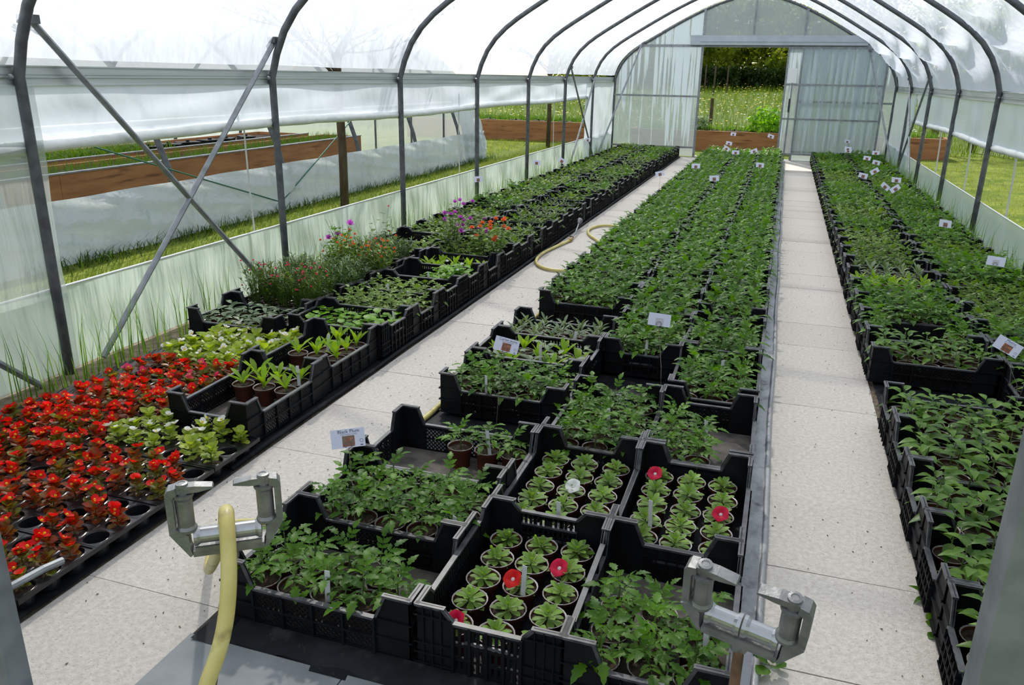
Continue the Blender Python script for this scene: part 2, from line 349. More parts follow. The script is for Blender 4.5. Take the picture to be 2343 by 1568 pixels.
# ---------------------------------------------------------------- side walls
def rail_mesh(y0, y1, zt, zb, inner):
    """aluminium clip rail, two channels"""
    mb = MB(); h = zt-zb; s = inner
    for a, b, d in ((0, .07, .018), (.07, .4, .010), (.4, .47, .02), (.47, .55, .006), (.55, .93, .012), (.93, 1, .02)):
        x0, x1 = sorted((0, s*d)); mb.box((x0-.006, y0, zb+h*a), (x1+.006, y1, zb+h*b))
    return mb.mesh('clip_rail', ['rail_metal'])
def side_wall(nm, X, s, zt, zb, zr, zs, yo0, yo1, seed):
    """s = +1: inside is +x (wall at the left of the tunnel axis)"""
    V, F = sheet(Y0, yo1+.15, zr, zb, X-s*.035, 260, 14, .018, seed, .45)
    wall = struct(ob(nm, npmesh(nm, V, F, ['side_film'], smooth=True)))
    ob('clip_rail', rail_mesh(Y0, Y1, zt, zb, s), wall, (X-s*.045, 0, 0))
    pts = [(X-s*.045, y, zr+.012*math.sin(y*1.3+seed)) for y in np.linspace(Y0+.1, yo1+.2, 70)]
    rs = [.034+.003*math.sin(i*2.1) for i in range(70)]
    ob('film_roll', MB().tube(pts, .034, 12, rs=rs).mesh('film_roll', ['white_film_roll'], True), wall)
    V, F = sheet(Y0, Y1, 0, zs, X-s*.032, 260, 10, .022, seed+2)
    ob('skirt_film', npmesh('skirt_film', V, F, ['skirt_film'], smooth=True), wall)
    ob('skirt_hem', MB().tube([(X-s*.032, y, zs) for y in np.linspace(Y0, Y1, 30)], .006, 6).mesh('skirt_hem', ['white_plastic']), wall)
    V, F = sheet(Y0, yo0, 0, zb, X-s*.012, 40, 24, .012, seed+4)
    ob('fixed_panel', npmesh('fixed_panel', V, F, ['panel_film'], smooth=True), wall)
    V, F = sheet(yo1, Y1, 0, zb, X-s*.012, 40, 24, .012, seed+5)
    ob('fixed_panel', npmesh('fixed_panel', V, F, ['side_film'], smooth=True), wall)
    for y in HOOP_Y[1:-1]:                                          # bolts of the rail at the hoops
        ob('rail_bolt', MB().lathe([(.012, 0), (.012, .012), (.006, .016)], 8, cap1=True).mesh('rail_bolt', ['galv']), wall,
           (X+s*.0, y-.05, (zt+zb)/2-.005), (0, R(90)*s, 0))
    return wall
pbr('white_film_roll', (.7, .73, .72), (.8, .82, .8), scale=9, rough=.3, bump=.4, bscale=14)
wl = side_wall('wall_left', XL, 1, 1.55, 1.455, 1.18, .45, 3.13, 14.85, 1)
wr = side_wall('wall_right', XR, -1, 1.47, 1.37, .95, .40, 1.6, 14.6, 5)
def brace(a, b, par, r=.017, clip=True):
    ob('brace', MB().tube([a, b], r, 8).mesh('brace', ['galv']), par)
    if clip:
        c = Vector(a)
        ob('brace_clip', MB().box((-.03, -.05, -.02), (.03, .03, .02)).mesh('brace_clip', ['galv_dark']), par, c)
bx = XL+.035
brace((bx, 3.13, 1.757), (bx, 4.84, .02), wl); brace((bx, 5.12, 1.75), (bx, 3.25, .02), wl)
brace((bx, 1.05, 1.7), (bx, 2.84, .0), wl)
brace((bx, 13.5, 1.69), (bx, 15.55, .02), wl); brace((bx, 15.6, 1.75), (bx, 13.6, .02), wl); brace((XL+.55, Y1-.06, 2.26), (bx, 15.75, .02), wl)
bx = XR-.035
brace((bx, 13.4, 1.62), (bx, 15.3, .02), wr); brace((bx, 15.5, 1.6), (bx, 13.6, .02), wr); brace((1.4, Y1-.06, 2.1), (bx, 15.65, .02), wr)
for y in (4.85, 8.85, 13.0): ob('cord', MB().tube([(XL-.09, y, 1.45), (XL-.1, y+.02, .8), (XL-.09, y+.04, .02)], .006, 6).mesh('cord', ['cord']), wl)
for y in (8.6, 10.6, 12.6): ob('cord', MB().tube([(XR+.09, y, 1.4), (XR+.12, y-.02, .7), (XR+.14, y, .02)], .009, 6).mesh('cord', ['cord']), wr)

# ---------------------------------------------------------------- back end: polycarbonate sheets, frame, sliding door
yb = Y1
def gable(x0, x1, z0, y, nm, mat, par, n=30, zcap=None):
    """sheet from z0 up to the arch (or zcap)"""
    hx = np.array([p[0] for p in hq]); hz = np.array([p[1] for p in hq])
    xs = np.linspace(x0, x1, n); zt = np.interp(xs, hx, hz)-.01
    if zcap: zt = np.minimum(zt, zcap)
    mb = MB(); v = []
    for x, z in zip(xs, zt): v += [(x, y-.004, z0), (x, y-.004, z), (x, y+.004, z0), (x, y+.004, z)]
    f = []
    for i in range(n-1):
        a = i*4; f += [(a, a+4, a+5, a+1), (a+2, a+3, a+7, a+6)]
    mb.add(v, f)
    return ob(nm, mb.mesh(nm, [mat]), par)
DX0, DX1, DPOST, DZ = -1.72, -.06, .2, 2.175
wb = struct(gable(XL+.02, DX0, .17, yb, 'wall_back', 'polycarbonate', None))
gable(DX0, XR-.02, DZ, yb, 'gable_sheet', 'polycarbonate_clear', wb, 40)
gable(DPOST, XR-.02, .17, yb, 'side_sheet', 'polycarbonate', wb, zcap=DZ)
gable(XL+.02, DX0, 0, yb+.01, 'kick_sheet', 'panel_film', wb, 4, zcap=.17)
gable(DPOST, XR-.02, 0, yb+.01, 'kick_sheet', 'panel_film', wb, 4, zcap=.17)
def bar(a, b, w=.035, par=wb, mat='galv', nm='frame_bar'):
    a = Vector(a); b = Vector(b); lo = Vector([min(a[i], b[i]) for i in range(3)])-Vector((w/2,)*3); hi = Vector([max(a[i], b[i]) for i in range(3)])+Vector((w/2,)*3)
    return ob(nm, MB().box(lo, hi).mesh(nm, [mat]), par)
yf = yb-.03
bar((DX0, yf, 0), (DX0, yf, 2.83), .045); bar((DPOST, yf, 0), (DPOST, yf, 2.82), .045); bar((XC, yf, DZ), (XC, yf, 3.1), .04)
for z in (.18, 1.2): bar((XL+.03, yf, z), (DX0, yf, z)); bar((DPOST, yf, z-.05*(z > 1)), (XR-.03, yf, z-.05*(z > 1)))
bar((XL+.48, yf, 2.175), (XR-.5, yf, 2.175), .05)
trk = ob('door_track', MB().box((DX0-.24, yb-.16, 2.19), (XR-.62, yb-.04, 2.37)).box((DX0-.05, yb-.175, 2.25), (XR-.62, yb-.16, 2.29)).mesh('door_track', ['rail_metal_grey'] if 'rail_metal_grey' in M else ['galv']), wb)
pbr('lintel', (.36, .4, .44), (.44, .48, .52), scale=4, rough=.5, metal=.3); trk.data.materials[0] = M['lintel']
# sliding door leaf parked at the right of the opening
door = empty('door_1', (0, yb-.09, 0)); struct(door)
x0, x1 = DX1, XR-.22
gable(x0, x1, .12, 0, 'door_sheet', 'polycarbonate', door, 12, zcap=2.14)
for x in (x0, x1): bar((x, -.01, .02), (x, -.01, 2.15), .035, door, 'galv', 'door_stile')
bar((x0+.13, -.015, .02), (x0+.13, -.015, 1.5), .03, door, 'galv', 'door_stile')
for z in (.14, .82, 1.47, 2.15): bar((x0, -.01, z), (x1, -.01, z), .03, door, 'galv', 'door_rail')
ob('door_handle', MB().box((x0+.1, -.06, .95), (x0+.13, -.03, 1.2)).mesh('door_handle', ['black_plastic']), door)
ob('notice', MB().box((x0+.03, -.04, 1.5), (x0+.2, -.03, 1.77)).mesh('notice', ['white_plastic']), door)
ob('threshold', MB().box((DX0, yb-.08, 0), (DPOST+.4, yb+.05, .012)).mesh('threshold', ['rail_metal']), wb)
# front end frame (camera stands in its doorway)
wf = struct(ob('wall_front', MB().box((-1.47, Y0-.04, 0), (-1.402, Y0+.01, 2.2)).box((-1.455, Y0+.01, 0), (-1.44, Y0+.025, 2.2)).mesh('wall_front', ['galv'])))
mb = MB(); mb.box((.311, Y0-.045, 0), (.395, Y0+.012, 2.2)); mb.box((.33, Y0+.012, 0), (.338, Y0+.02, 2.2)); mb.box((.37, Y0+.012, 0), (.378, Y0+.02, 2.2))
ob('door_post', mb.mesh('door_post', ['galv']), wf)
ob('door_latch', MB().tube([(-1.42, Y0+.01, .513), (-1.408, Y0+.09, .513), (-1.405, Y0+.135, .506)], .0085, 8).mesh('door_latch', ['galv']), wf)
ob('rivet', MB().lathe([(.008, 0), (.008, .002), (.004, .004)], 10, cap1=True).mesh('rivet', ['galv_dark']), wf, (-1.425, Y0+.012, .385), (R(-90), 0, 0))
bar((-1.45, Y0-.02, 2.2), (.38, Y0-.02, 2.2), .05, wf, 'galv', 'lintel_bar')
gable(XL+.02, -1.47, 0, Y0-.02, 'end_sheet', 'polycarbonate_clear', wf); gable(.395, XR-.02, 0, Y0-.02, 'end_sheet', 'polycarbonate_clear', wf); gable(-1.47, .395, 2.2, Y0-.02, 'end_sheet', 'polycarbonate_clear', wf, 20)

# ---------------------------------------------------------------- floor: soil, paving slabs, weed mats
floor = struct(ob('floor', MB().box((XL-.06, Y0-.6, -.1), (XR+.06, Y1, -.012)).mesh('floor', ['ground_soil'])))
slab_me = MB().box((-.2485, -.2485, -.05), (.2485, .2485, 0)).mesh('slab', ['slab'])
for X in (-1.698, .345):
    for k in range(34):
        y = .702+.5*k + (.2 if X < 0 else 0)
        if y < Y1-.2 and not (X < 0 and y < 1.3 and False): ob('slab', slab_me, floor, (X, y, random.uniform(-.002, .001)), (0, 0, random.uniform(-.004, .004)))
gs = MB().box((-.2485, -.2485, -.05), (.2485, .2485, .004)).mesh('slab', ['slab_grey'])
for i, x in enumerate((-1.2, -.698, -.198)): ob('slab', gs, floor, (x, 1.272, .004), (0, 0, .004*(i-1)))
for i in range(4): ob('slab', gs, floor, (-1.198+.5*i, .772, -.001))
def mat_sheet(nm, x0, x1, y0, y1, mat, z=.006, amp=.006, nx=14, ny=120, seed=0):
    a = np.linspace(x0, x1, nx); b = np.linspace(y0, y1, ny); A, B = np.meshgrid(a, b, indexing='ij')
    Z = z+amp*vnoise(A*9, B*5, seed)+amp*.6*np.sin(A*40+seed)*np.sin(B*3); V = np.stack([A, B, Z], -1).reshape(-1, 3)
    i = np.arange(nx*ny).reshape(nx, ny); F = np.stack([i[:-1, :-1], i[1:, :-1], i[1:, 1:], i[:-1, 1:]], -1).reshape(-1, 4)
    return ob(nm, npmesh(nm, V, F, [mat], smooth=True), floor)
mat_sheet('weed_mat', -1.43, .04, 1.5, 17.2, 'weed_mat')
mat_sheet('weed_mat', -3.3, -1.955, 1.3, 17.2, 'weed_mat', seed=3)
mat_sheet('weed_mat', .615, 1.85, 1.2, 17.2, 'weed_mat', seed=6)
mat_sheet('mat_edge', .03, .103, 1.42, 17.2, 'mat_grey', z=.012, amp=.007, seed=9)
ob('mat_fold', MB().tube([(-1.965, y, .012+.003*math.sin(y*5)) for y in np.linspace(2.4, 17, 60)], .012, 6).mesh('mat_fold', ['weed_mat'], True), floor)
ob('mat_fold', MB().tube([(.1+.004*math.sin(y*3), y, .012) for y in np.linspace(1.5, 17, 60)], .011, 6).mesh('mat_fold', ['mat_grey'], True), floor)
# mat hanging over the front of the central bed
mb = MB(); nx = 40; v = []; f = []
for i in range(nx):
    x = -1.33+1.37*i/(nx-1); j = .012*math.sin(i*1.3)+.008*math.sin(i*2.9)
    for t in range(5): v.append((x, 1.6-.075*t/4+j*t/8, .028*(1-t/4)**1.5+.006+.01*abs(math.sin(i*.9+t))*(t in (1, 2, 3))))
for i in range(nx-1):
    for t in range(4): a = i*5+t; f.append((a, a+1, a+6, a+5))
mb.add(v, f); ob('mat_front_fold', mb.mesh('mat_front_fold', ['weed_mat'], True), floor)

# ---------------------------------------------------------------- outdoors
lawn = struct(ob('lawn', MB().add([(-40, -6, -.02), (40, -6, -.02), (40, 21.5, -.02), (-40, 21.5, -.02)], [(0, 1, 2, 3)]).mesh('lawn', ['lawn'])))
nx, ny = 40, 40; A, B = np.meshgrid(np.linspace(-60, 60, nx), np.linspace(21.4, 90, ny), indexing='ij')
def mz(y): return -.02 + 1.1*np.clip((y-22)/22, 0, 1)**1.1
V = np.stack([A, B, mz(B)], -1).reshape(-1, 3); i = np.arange(nx*ny).reshape(nx, ny)
F = np.stack([i[:-1, :-1], i[1:, :-1], i[1:, 1:], i[:-1, 1:]], -1).reshape(-1, 4)
struct(ob('meadow', npmesh('meadow', V, F, ['meadow'], smooth=True)))
def blades(nm, pts, h0, h1, wd, mat, lean=.35, seg=2, seed=1):
    g = np.random.default_rng(seed); n = len(pts); pts = np.asarray(pts, float)
    az = g.uniform(0, 2*math.pi, n); h = g.uniform(h0, h1, n); ln = g.uniform(.1, lean, n)*h
    dx = np.c_[np.cos(az), np.sin(az), np.zeros(n)]; sx = np.c_[-np.sin(az), np.cos(az), np.zeros(n)]; up = np.array([0, 0, 1.])
    V = []; 
    for t in ([0, .55, 1] if seg == 2 else [0, 1]):
        c = pts+dx*(ln*t*t)[:, None]+up*(h*t*(1-.12*t))[:, None]
        wv = wd*(1-t)*(1 if t else .8)
        V += [c-sx*wv/2, c+sx*wv/2] if t < 1 else [c]
    k = len(V); V = np.stack(V, 1).reshape(-1, 3); b = np.arange(n)*k
    tri = [(0, 1, 3), (0, 3, 2), (2, 3, 4)] if seg == 2 else [(0, 1, 2)]
    F = np.concatenate([np.stack([b+a, b+c, b+d], 1) for a, c, d in tri])
    return ob(nm, npmesh(nm, V, F, [mat]))
def scatter(n, x0, x1, y0, y1, z=0, seed=0):
    g = np.random.default_rng(seed); return np.c_[g.uniform(x0, x1, n), g.uniform(y0, y1, n), np.full(n, z)]
tag(blades('lawn_grass', np.r_[scatter(26000, -5.6, -3.66, 3, 20, -.02, 1), scatter(9000, -9, -5.6, 14, 21, -.02, 2)], .03, .1, .01, 'grass_lawn', 1.1, 1), 'short sunlit lawn grass strip between the two tunnels', 'grass', kind='stuff')
tag(blades('lawn_grass', scatter(22000, 2.1, 8, 6, 21, -.02, 3), .03, .07, .009, 'grass_lawn', .8, 1), 'short mown lawn grass beside the wall with open ventilation gap', 'grass', kind='stuff')
p = scatter(30000, -14, 9, 20.1, 44, 0, 4); p = p[(p[:, 1] > 21.5) | (p[:, 0] > 2.4)]; p[:, 2] = mz(p[:, 1])
tag(blades('meadow_grass', p, .2, .5, .02, 'grass_meadow', .5, 1, 5), 'long wild meadow grass beyond the back door', 'grass', kind='stuff')
def dots(nm, pts, r, mat, seed=2):
    g = np.random.default_rng(seed); n = len(pts); V = np.zeros((n, 5, 3)); pts = np.asarray(pts)
    for k, (a, b, c) in enumerate(((0, 0, .3), (1, 0, 0), (0, 1, 0), (-1, 0, 0), (0, -1, 0))): V[:, k] = pts+np.array([a, b, c])*r
    b = np.arange(n)*5; F = np.concatenate([np.stack([b, b+i, b+j], 1) for i, j in ((1, 2), (2, 3), (3, 4), (4, 1))]+[np.stack([b+1, b+2, b+3], 1), np.stack([b+1, b+3, b+4], 1)])
    return ob(nm, npmesh(nm, V.reshape(-1, 3), F, [mat]))
p = scatter(900, -10, 8, 21.8, 40, 0, 8); p[:, 2] = mz(p[:, 1])+np.random.default_rng(3).uniform(.35, .55, 900)
tag(dots('meadow_flowers', p, .035, 'petal_yellow'), 'small yellow flowers dotted over the meadow', 'flowers', kind='stuff')
p = scatter(220, -8, 6, 21.8, 36, 0, 9); p[:, 2] = mz(p[:, 1])+np.random.default_rng(4).uniform(.35, .5, 220)
tag(dots('meadow_flowers', p, .04, 'petal_white'), 'small white flowers scattered in the meadow grass', 'flowers', kind='stuff')

def crown(n, c, rad, size, seed, squash=.8):
    g = np.random.default_rng(seed); d = g.normal(size=(n, 3)); d /= np.linalg.norm(d, axis=1)[:, None]
    lump = 1+.22*np.sin(d[:, 0]*7+seed)*np.sin(d[:, 1]*6)+.18*np.sin(d[:, 2]*9+seed*2)
    r = g.uniform(.35, 1, n)**.45
    P = np.asarray(c)+d*(r*lump)[:, None]*np.array([rad, rad, rad*squash])
    a = g.normal(size=(n, 3)); a /= np.linalg.norm(a, axis=1)[:, None]; b = np.cross(a, d); b /= np.linalg.norm(b, axis=1)[:, None]+1e-9
    s = (size*g.uniform(.6, 1.3, n))[:, None]
    V = np.stack([P-a*s, P+b*s*.5, P+a*s, P-b*s*.5], 1).reshape(-1, 3); k = np.arange(n)*4
    return V, np.stack([k, k+1, k+2, k+3], 1)
TREES = [(-12, 50, 3.2, 2.6), (-7.5, 47, 2.7, 2.3), (-4.4, 46, 2.4, 2.0), (-2.2, 48.5, 3.0, 2.4), (.6, 46.5, 2.6, 2.1), (3.6, 49, 3.1, 2.6), (7.6, 47, 2.6, 2.3), (11.5, 50, 3, 2.6)]
tl = ['tree with yellow-green crown, %s of the tree belt beyond the meadow' % s for s in ('first', 'second', 'third', 'fourth', 'fifth', 'sixth', 'seventh', 'eighth')]
for k, (x, y, hc, rd) in enumerate(TREES):
    t = empty('broadleaf_tree', (x, y, 1.0)); tag(t, tl[k], 'tree', 'trees beyond the meadow')
    V, F = crown(7000, (0, 0, hc*.85), rd*1.05, .15, 20+k, 1.0); ob('crown', npmesh('crown', V, F, ['tree_leaf']), t)
    ob('trunk', MB().tube([(0, 0, -.1), (.05, 0, hc*.5), (0, .05, hc)], .1, 8, rs=[.12, .1, .05]).mesh('trunk', ['bark'], True), t)
for k, (x0, x1, y) in enumerate(((-9, -2.3, 43.2), (-2.3, 4.6, 43.6), (4.6, 12, 43.2))):
    g = np.random.default_rng(50+k); n = 9000
    P = np.c_[g.uniform(x0, x1, n), y+g.uniform(-.5, .5, n), 1+g.uniform(0, 1.05, n)+.12*np.sin(np.linspace(0, 30, n))]
    a = g.normal(size=(n, 3)); a /= np.linalg.norm(a, axis=1)[:, None]; b = np.roll(a, 1, 1)
    V = np.stack([P-a*.1, P+b*.06, P+a*.1, P-b*.06], 1).reshape(-1, 3); kk = np.arange(n)*4
    h = ob('hedge', npmesh('hedge', V, np.stack([kk, kk+1, kk+2, kk+3], 1), ['hedge_leaf']))
    tag(h, 'dark clipped hedge length below the %s of the tree belt' % ('first trees', 'middle trees', 'last trees')[k], 'hedge')
# raised planter behind the back wall
def planter(nm, x0, x1, y0, y1, h, label, nb=1, th=.045):
    t = empty(nm, ((x0+x1)/2, (y0+y1)/2, 0)); tag(t, label, 'planter'); cx, cy = (x0+x1)/2, (y0+y1)/2
    L = (x1-x0)/nb
    for i in range(nb):
        for yy in (y0, y1-th): ob('board', MB().box((x0-cx+i*L+.002, yy-cy, -.02), (x0-cx+(i+1)*L-.002, yy-cy+th, h)).mesh('board', ['wood_board']), t)
        ob('top_edge', MB().box((x0-cx+i*L+.002, y0-cy-.004, h), (x0-cx+(i+1)*L-.002, y0-cy+th, h+.012)).mesh('top_edge', ['wood_edge']), t)
    ne = max(1, round((y1-y0)/3.2)); le = (y1-y0-2*th)/ne
    for xx in (x0, x1-th):
        for q in range(ne):
            ob('board', MB().box((xx-cx, y0-cy+th+q*le+.002, -.02), (xx-cx+th, y0-cy+th+(q+1)*le-.002, h)).mesh('board', ['wood_board']), t)
    if ne > 1: ob('capping', MB().box((x1-cx-.05, y0-cy, h), (x1-cx+.01, y1-cy, h+.015)).mesh('capping', ['galv']), t)
    ob('compost', MB().box((x0-cx+th, y0-cy+th, 0), (x1-cx-th, y1-cy-th, h-.05)).mesh('compost', ['soil']), t)
    return t
planter('raised_planter', -3.4, 3.4, 19.24, 20.1, .415, 'long brown timber raised planter behind the back door', 2)
planter('raised_planter', -9.5, -4.4, 19.9, 20.8, .46, 'brown timber raised planter on the lawn behind the neighbouring tunnel', 2)
g = np.random.default_rng(77)
for (xa, xb, ya, z, tx) in ((-3.2, 3.2, 19.6, .38, 'behind the back door'), (-9.3, -4.6, 20.3, .42, 'behind the neighbouring tunnel')):
    p = np.c_[g.uniform(xa, xb, 1800), g.uniform(ya-.3, ya+.35, 1800), np.full(1800, z)]
    tag(blades('planter_greens', p, .1, .28, .025, 'grass', .7, 2, 6), 'fresh green leafy growth in the timber planter ' + tx, 'plants', kind='stuff')
V, F = crown(420, (0, 0, .22), .42, .07, 91, .7)
pl = ob('leafy_bush', npmesh('leafy_bush', V, F, ['leaf_bean']), None, (-.35, 19.55, .42)); tag(pl, 'bright green leafy bush in planter, at the sliding door edge', 'bush')
V, F = crown(300, (0, 0, .15), .26, .05, 92, .7)
pl = ob('leafy_bush', npmesh('leafy_bush', V, F, ['petal_white_leaf'] if 'petal_white_leaf' in M else ['leaf_silver']), None, (-1.85, 19.6, .4)); tag(pl, 'pale silvery bush in planter, at the fixed door post', 'bush')
small_tray = MB().box((-.16, -.1, 0), (.16, .1, .07)).box((-.17, -.11, .06), (.17, .11, .075)).box((-.02, -.02, .07), (.02, .02, .1)).mesh('seed_tray', ['crate'])
for i, x in enumerate((-1.55, -1.05, -.65, -.25, .35, .9, -8.6, -7.9, -7.2, -6.5, -5.9, -5.2)):
    b = x < -4; o = ob('seed_tray', small_tray, None, (x, (20.05 if b else 19.42), .41 if b else .365), (0, 0, .1*math.sin(i*3)))
    tag(o, 'small black seed tray in the timber planter ' + ('behind the neighbouring tunnel' if b else 'behind the back door'), 'tray', 'seed trays in planters ' + ('far' if b else 'near'))
o = ob('fence_post', MB().tube([(0, 0, -.1), (.01, 0, .4), (0, 0, .95)], .05, 8).mesh('fence_post', ['bark']), None, (-2.0, 24.2, .08)); tag(o, 'short dark wooden post standing in the meadow', 'post')
for k, (x, y) in enumerate(((-3.2, 39), (-2.7, 40), (-3.8, 41))):
    o = ob('fence_post', MB().tube([(0, 0, -.1), (0, 0, 1.3)], .04, 6).mesh('fence_post', ['bark']), None, (x, y, mz(y))); tag(o, 'thin dark stake in front of the hedge in the meadow', 'stake', 'meadow stakes')
# standard trees on the lawn: straight trunk with bare twiggy head
def twigs(mb, p, d, L, r, depth, g, mi=0):
    pts = [p]; q = Vector(p); d = Vector(d).normalized()
    for i in range(4):
        d = (d+Vector(g.normal(size=3))*.16).normalized(); q = q+d*L/4; pts.append(q.copy())
    mb.tube(pts, r, 5, mi, rs=[r*(1-.16*i) for i in range(5)])
    if depth:
        for k in range(4):
            j = 1+k % 4; dd = (d*.7+Vector(g.normal(size=3))*.6); dd.z = abs(dd.z)*.5+.15
            twigs(mb, pts[j], dd, L*.62, r*.55, depth-1, g, mi)
def std_tree(loc, h, label, seed, head=True, rt=.05):
    t = empty('standard_tree', loc); tag(t, label, 'tree', None); g = np.random.default_rng(seed)
    ob('trunk', MB().tube([(0, 0, -.05), (.01, 0, h*.4), (-.01, .01, h*.75), (0, 0, h)], rt, 10, rs=[rt, rt*.95, rt*.9, rt*.75]).mesh('trunk', ['bark'], True), t)
    if head:
        mb = MB()
        for k in range(6): twigs(mb, Vector((0, 0, h-.15*k*.5)), (math.cos(k*1.05), math.sin(k*1.05), .9), 1.0, .022, 2, g)
        br = ob('branches', mb.mesh('branches', ['branch']), t)
        P = np.array([mb.v[i] for i in g.integers(0, len(mb.v), 500)]); a = g.normal(size=(500, 3)); a /= np.linalg.norm(a, axis=1)[:, None]; b = np.roll(a, 1, 1)
        V = np.stack([P, P+a*.03+b*.015, P+a*.07, P+a*.03-b*.015], 1).reshape(-1, 3); k = np.arange(500)*4
        ob('foliage', npmesh('foliage', V, np.stack([k, k+1, k+2, k+3], 1), ['tree_leaf']), t)
std_tree((-4.62, 8.0, 0), 1.75, 'slim tree with dark mottled trunk, beside the nearer lawn strip', 5)
std_tree((-5.06, 18.0, 0), 1.9, 'slim dark trunk in front of the far timber planter', 6)
std_tree((3.35, 21.2, 0), 1.8, 'slim dark trunk on the lawn near the back corner', 7, True, .09)
std_tree((4.3, 21.8, 0), 2.0, 'dark tree trunk with shadowed foot in long grass', 8, True, .1)
def spread(n, x0, x1, y0, y1, seed): return scatter(n, x0, x1, y0, y1, -.02, seed)

# ---------------------------------------------------------------- neighbouring tunnel (things of its own)
NX, NY0, NY1 = -5.55, 2.0, 15.0
nb = empty('polytunnel', (NX-2.4, (NY0+NY1)/2, 0)); tag(nb, 'neighbouring low polytunnel with rolled-up side, beyond the grass strip', 'polytunnel')
ox, oy = NX-2.4, (NY0+NY1)/2
def arc(off=0): return [(2.4*math.cos(t)*(1+off), 0, 2.35*math.sin(t)*(1+off)) for t in np.linspace(0, math.pi, 24)]
nh = MB().tube([(p[0], 0, p[2]) for p in arc()], .03, 8).mesh('hoop', ['galv_dark'], True)
for y in np.arange(NY0+.7, NY1, 1.87): ob('hoop', nh, nb, (0, y-oy, 0))
ar = arc(.012); yy = np.linspace(NY0-oy, NY1-oy, 60)
def nsheet(nm, i0, i1, mat, par, amp=.02):
    ex = 1.04 if 'skirt' in nm else 1.015; pr = [(2.4*ex*math.cos(t), 2.35*ex*math.sin(t)) for t in np.linspace(i0, i1, 22)]; V = []
    for j, y in enumerate(yy):
        for k, (x, z) in enumerate(pr): V.append((x+amp*math.sin(j*1.1+k*.5)*math.sin(k*.4), y, max(z, 0)+.0))
    n = len(pr); i = np.arange(len(yy)*n).reshape(len(yy), n); F = np.stack([i[:-1, :-1], i[:-1, 1:], i[1:, 1:], i[1:, :-1]], -1).reshape(-1, 4)
    return ob(nm, npmesh(nm, np.array(V), F, [mat], smooth=True), par)
nsheet('cover_film', .47, math.pi-.02, 'roof_film', nb)
nsheet('skirt_film', -.03, .215, 'skirt_shaded', nb, .03)
ob('film_roll', MB().tube([(2.4*1.015*math.cos(.46), y, 2.35*1.015*math.sin(.46)) for y in yy], .03, 8).mesh('film_roll', ['white_film_roll'], True), nb)
mb = MB(); v = [(p[0]*.995, NY1-oy, p[2]*.995) for p in arc()]; mb.add(v+[(0, NY1-oy, 0)], [(i, i+1, len(v)) for i in range(len(v)-1)])
ob('end_sheet', mb.mesh('end_sheet', ['panel_film']), nb)
for x in (-.7, .1, .9, 1.6): bar((x, NY1-oy-.03, 0), (x, NY1-oy-.03, 2.2-abs(x)*.6), .03, nb, 'galv_dark', 'end_post')
V, F = sheet(NY1-oy-1.1, NY1-oy, .0, 1.2, 0, 24, 16, .05, 3, 2)
V[:, 0] = 2.4*1.03*np.cos(np.arcsin(np.clip(V[:, 2]/2.38, -1, 1)))+V[:, 0]*.8
ob('end_skirt', npmesh('end_skirt', V, F, ['skirt_shaded'], smooth=True), nb)
ob('brace_cord', MB().tube([(2.42, 4.7-oy, 1.15), (2.5, 8-oy, .1)], .008, 6).mesh('brace_cord', ['green_cord']), nb)
ob('brace_cord', MB().tube([(2.42, 10.2-oy, 1.1), (2.5, 8-oy, .1)], .008, 6).mesh('brace_cord', ['green_cord']), nb)
for (x0, x1, h, tx) in ((-7.75, -7.0, .5, 'near side'), (-9.1, -8.05, .5, 'far side')):
    planter('raised_planter', x0, x1, 3.2, 12.8, h, 'long brown timber planter inside the neighbouring tunnel, %s' % tx, 1)
# the planters run along Y: long boards are their sides, joints marked by battens
g = np.random.default_rng(12)
p = np.c_[g.uniform(-7.7, -7.05, 2600), g.uniform(3.3, 12.7, 2600), np.full(2600, .44)]
tag(blades('planter_greens', p, .08, .2, .012, 'grass', .5, 2, 7), 'fine green seedlings in the near timber planter of the neighbouring tunnel', 'plants', kind='stuff')
p = np.c_[g.uniform(-9.0, -8.15, 3400), g.uniform(3.3, 9.5, 3400), np.full(3400, .42)]
tag(blades('planter_greens', p, .06, .24, .03, 'leaf_low', 1.2, 2, 8), 'lush bright greens in the far timber planter of the neighbouring tunnel', 'plants', kind='stuff')
for i, y in enumerate((9.2, 9.6, 10.0, 10.5, 10.9, 11.4, 7.2)):
    o = ob('seed_tray', small_tray, None, (-8.35, y, .46), (0, 0, .5*i)); tag(o, 'small black tray in the far planter of the neighbouring tunnel', 'tray', 'trays in neighbouring tunnel')
g = np.random.default_rng(14)
p = []
for y, n in [(yy, 60) for yy in np.arange(4.6, 15.3, .16)]:
    k = int(n*(.5+.5*math.sin(y*2.1)**2)); p.append(np.c_[NX+.1+g.normal(0, .1, k)+.0, y+g.normal(0, .09, k), np.full(k, -.02)])
tag(blades('rough_grass', np.concatenate(p), .04, .17, .014, 'grass_dark', 1.6, 2, 9), 'dark rough grass and weeds at the foot of the neighbouring tunnel', 'grass', kind='stuff')
# tall grass inside along both skirts
g = np.random.default_rng(15)
def wallgrass(X, s, y0, y1, seed, n):
    g = np.random.default_rng(seed); ys_ = g.uniform(y0, y1, n); dens = .35+.65*np.abs(np.sin(ys_*1.53+seed)); keep = g.uniform(0, 1, n) < dens; ys_ = ys_[keep]
    return np.c_[X+s*(.13+np.abs(g.normal(0, .05, len(ys_)))), ys_, np.full(len(ys_), 0)]
tag(blades('tall_grass', wallgrass(XL, 1, 2.0, 17, 3, 1500), .08, .5, .009, 'grass', .24, 2, 10), 'tall wispy green grass along the skirt by the neighbouring tunnel', 'grass', kind='stuff')
tag(blades('tall_grass', wallgrass(XR, -1, 6.5, 17, 4, 1500), .08, .5, .010, 'grass', .26, 2, 11), 'tall wispy green grass along the skirt by the open lawn', 'grass', kind='stuff')

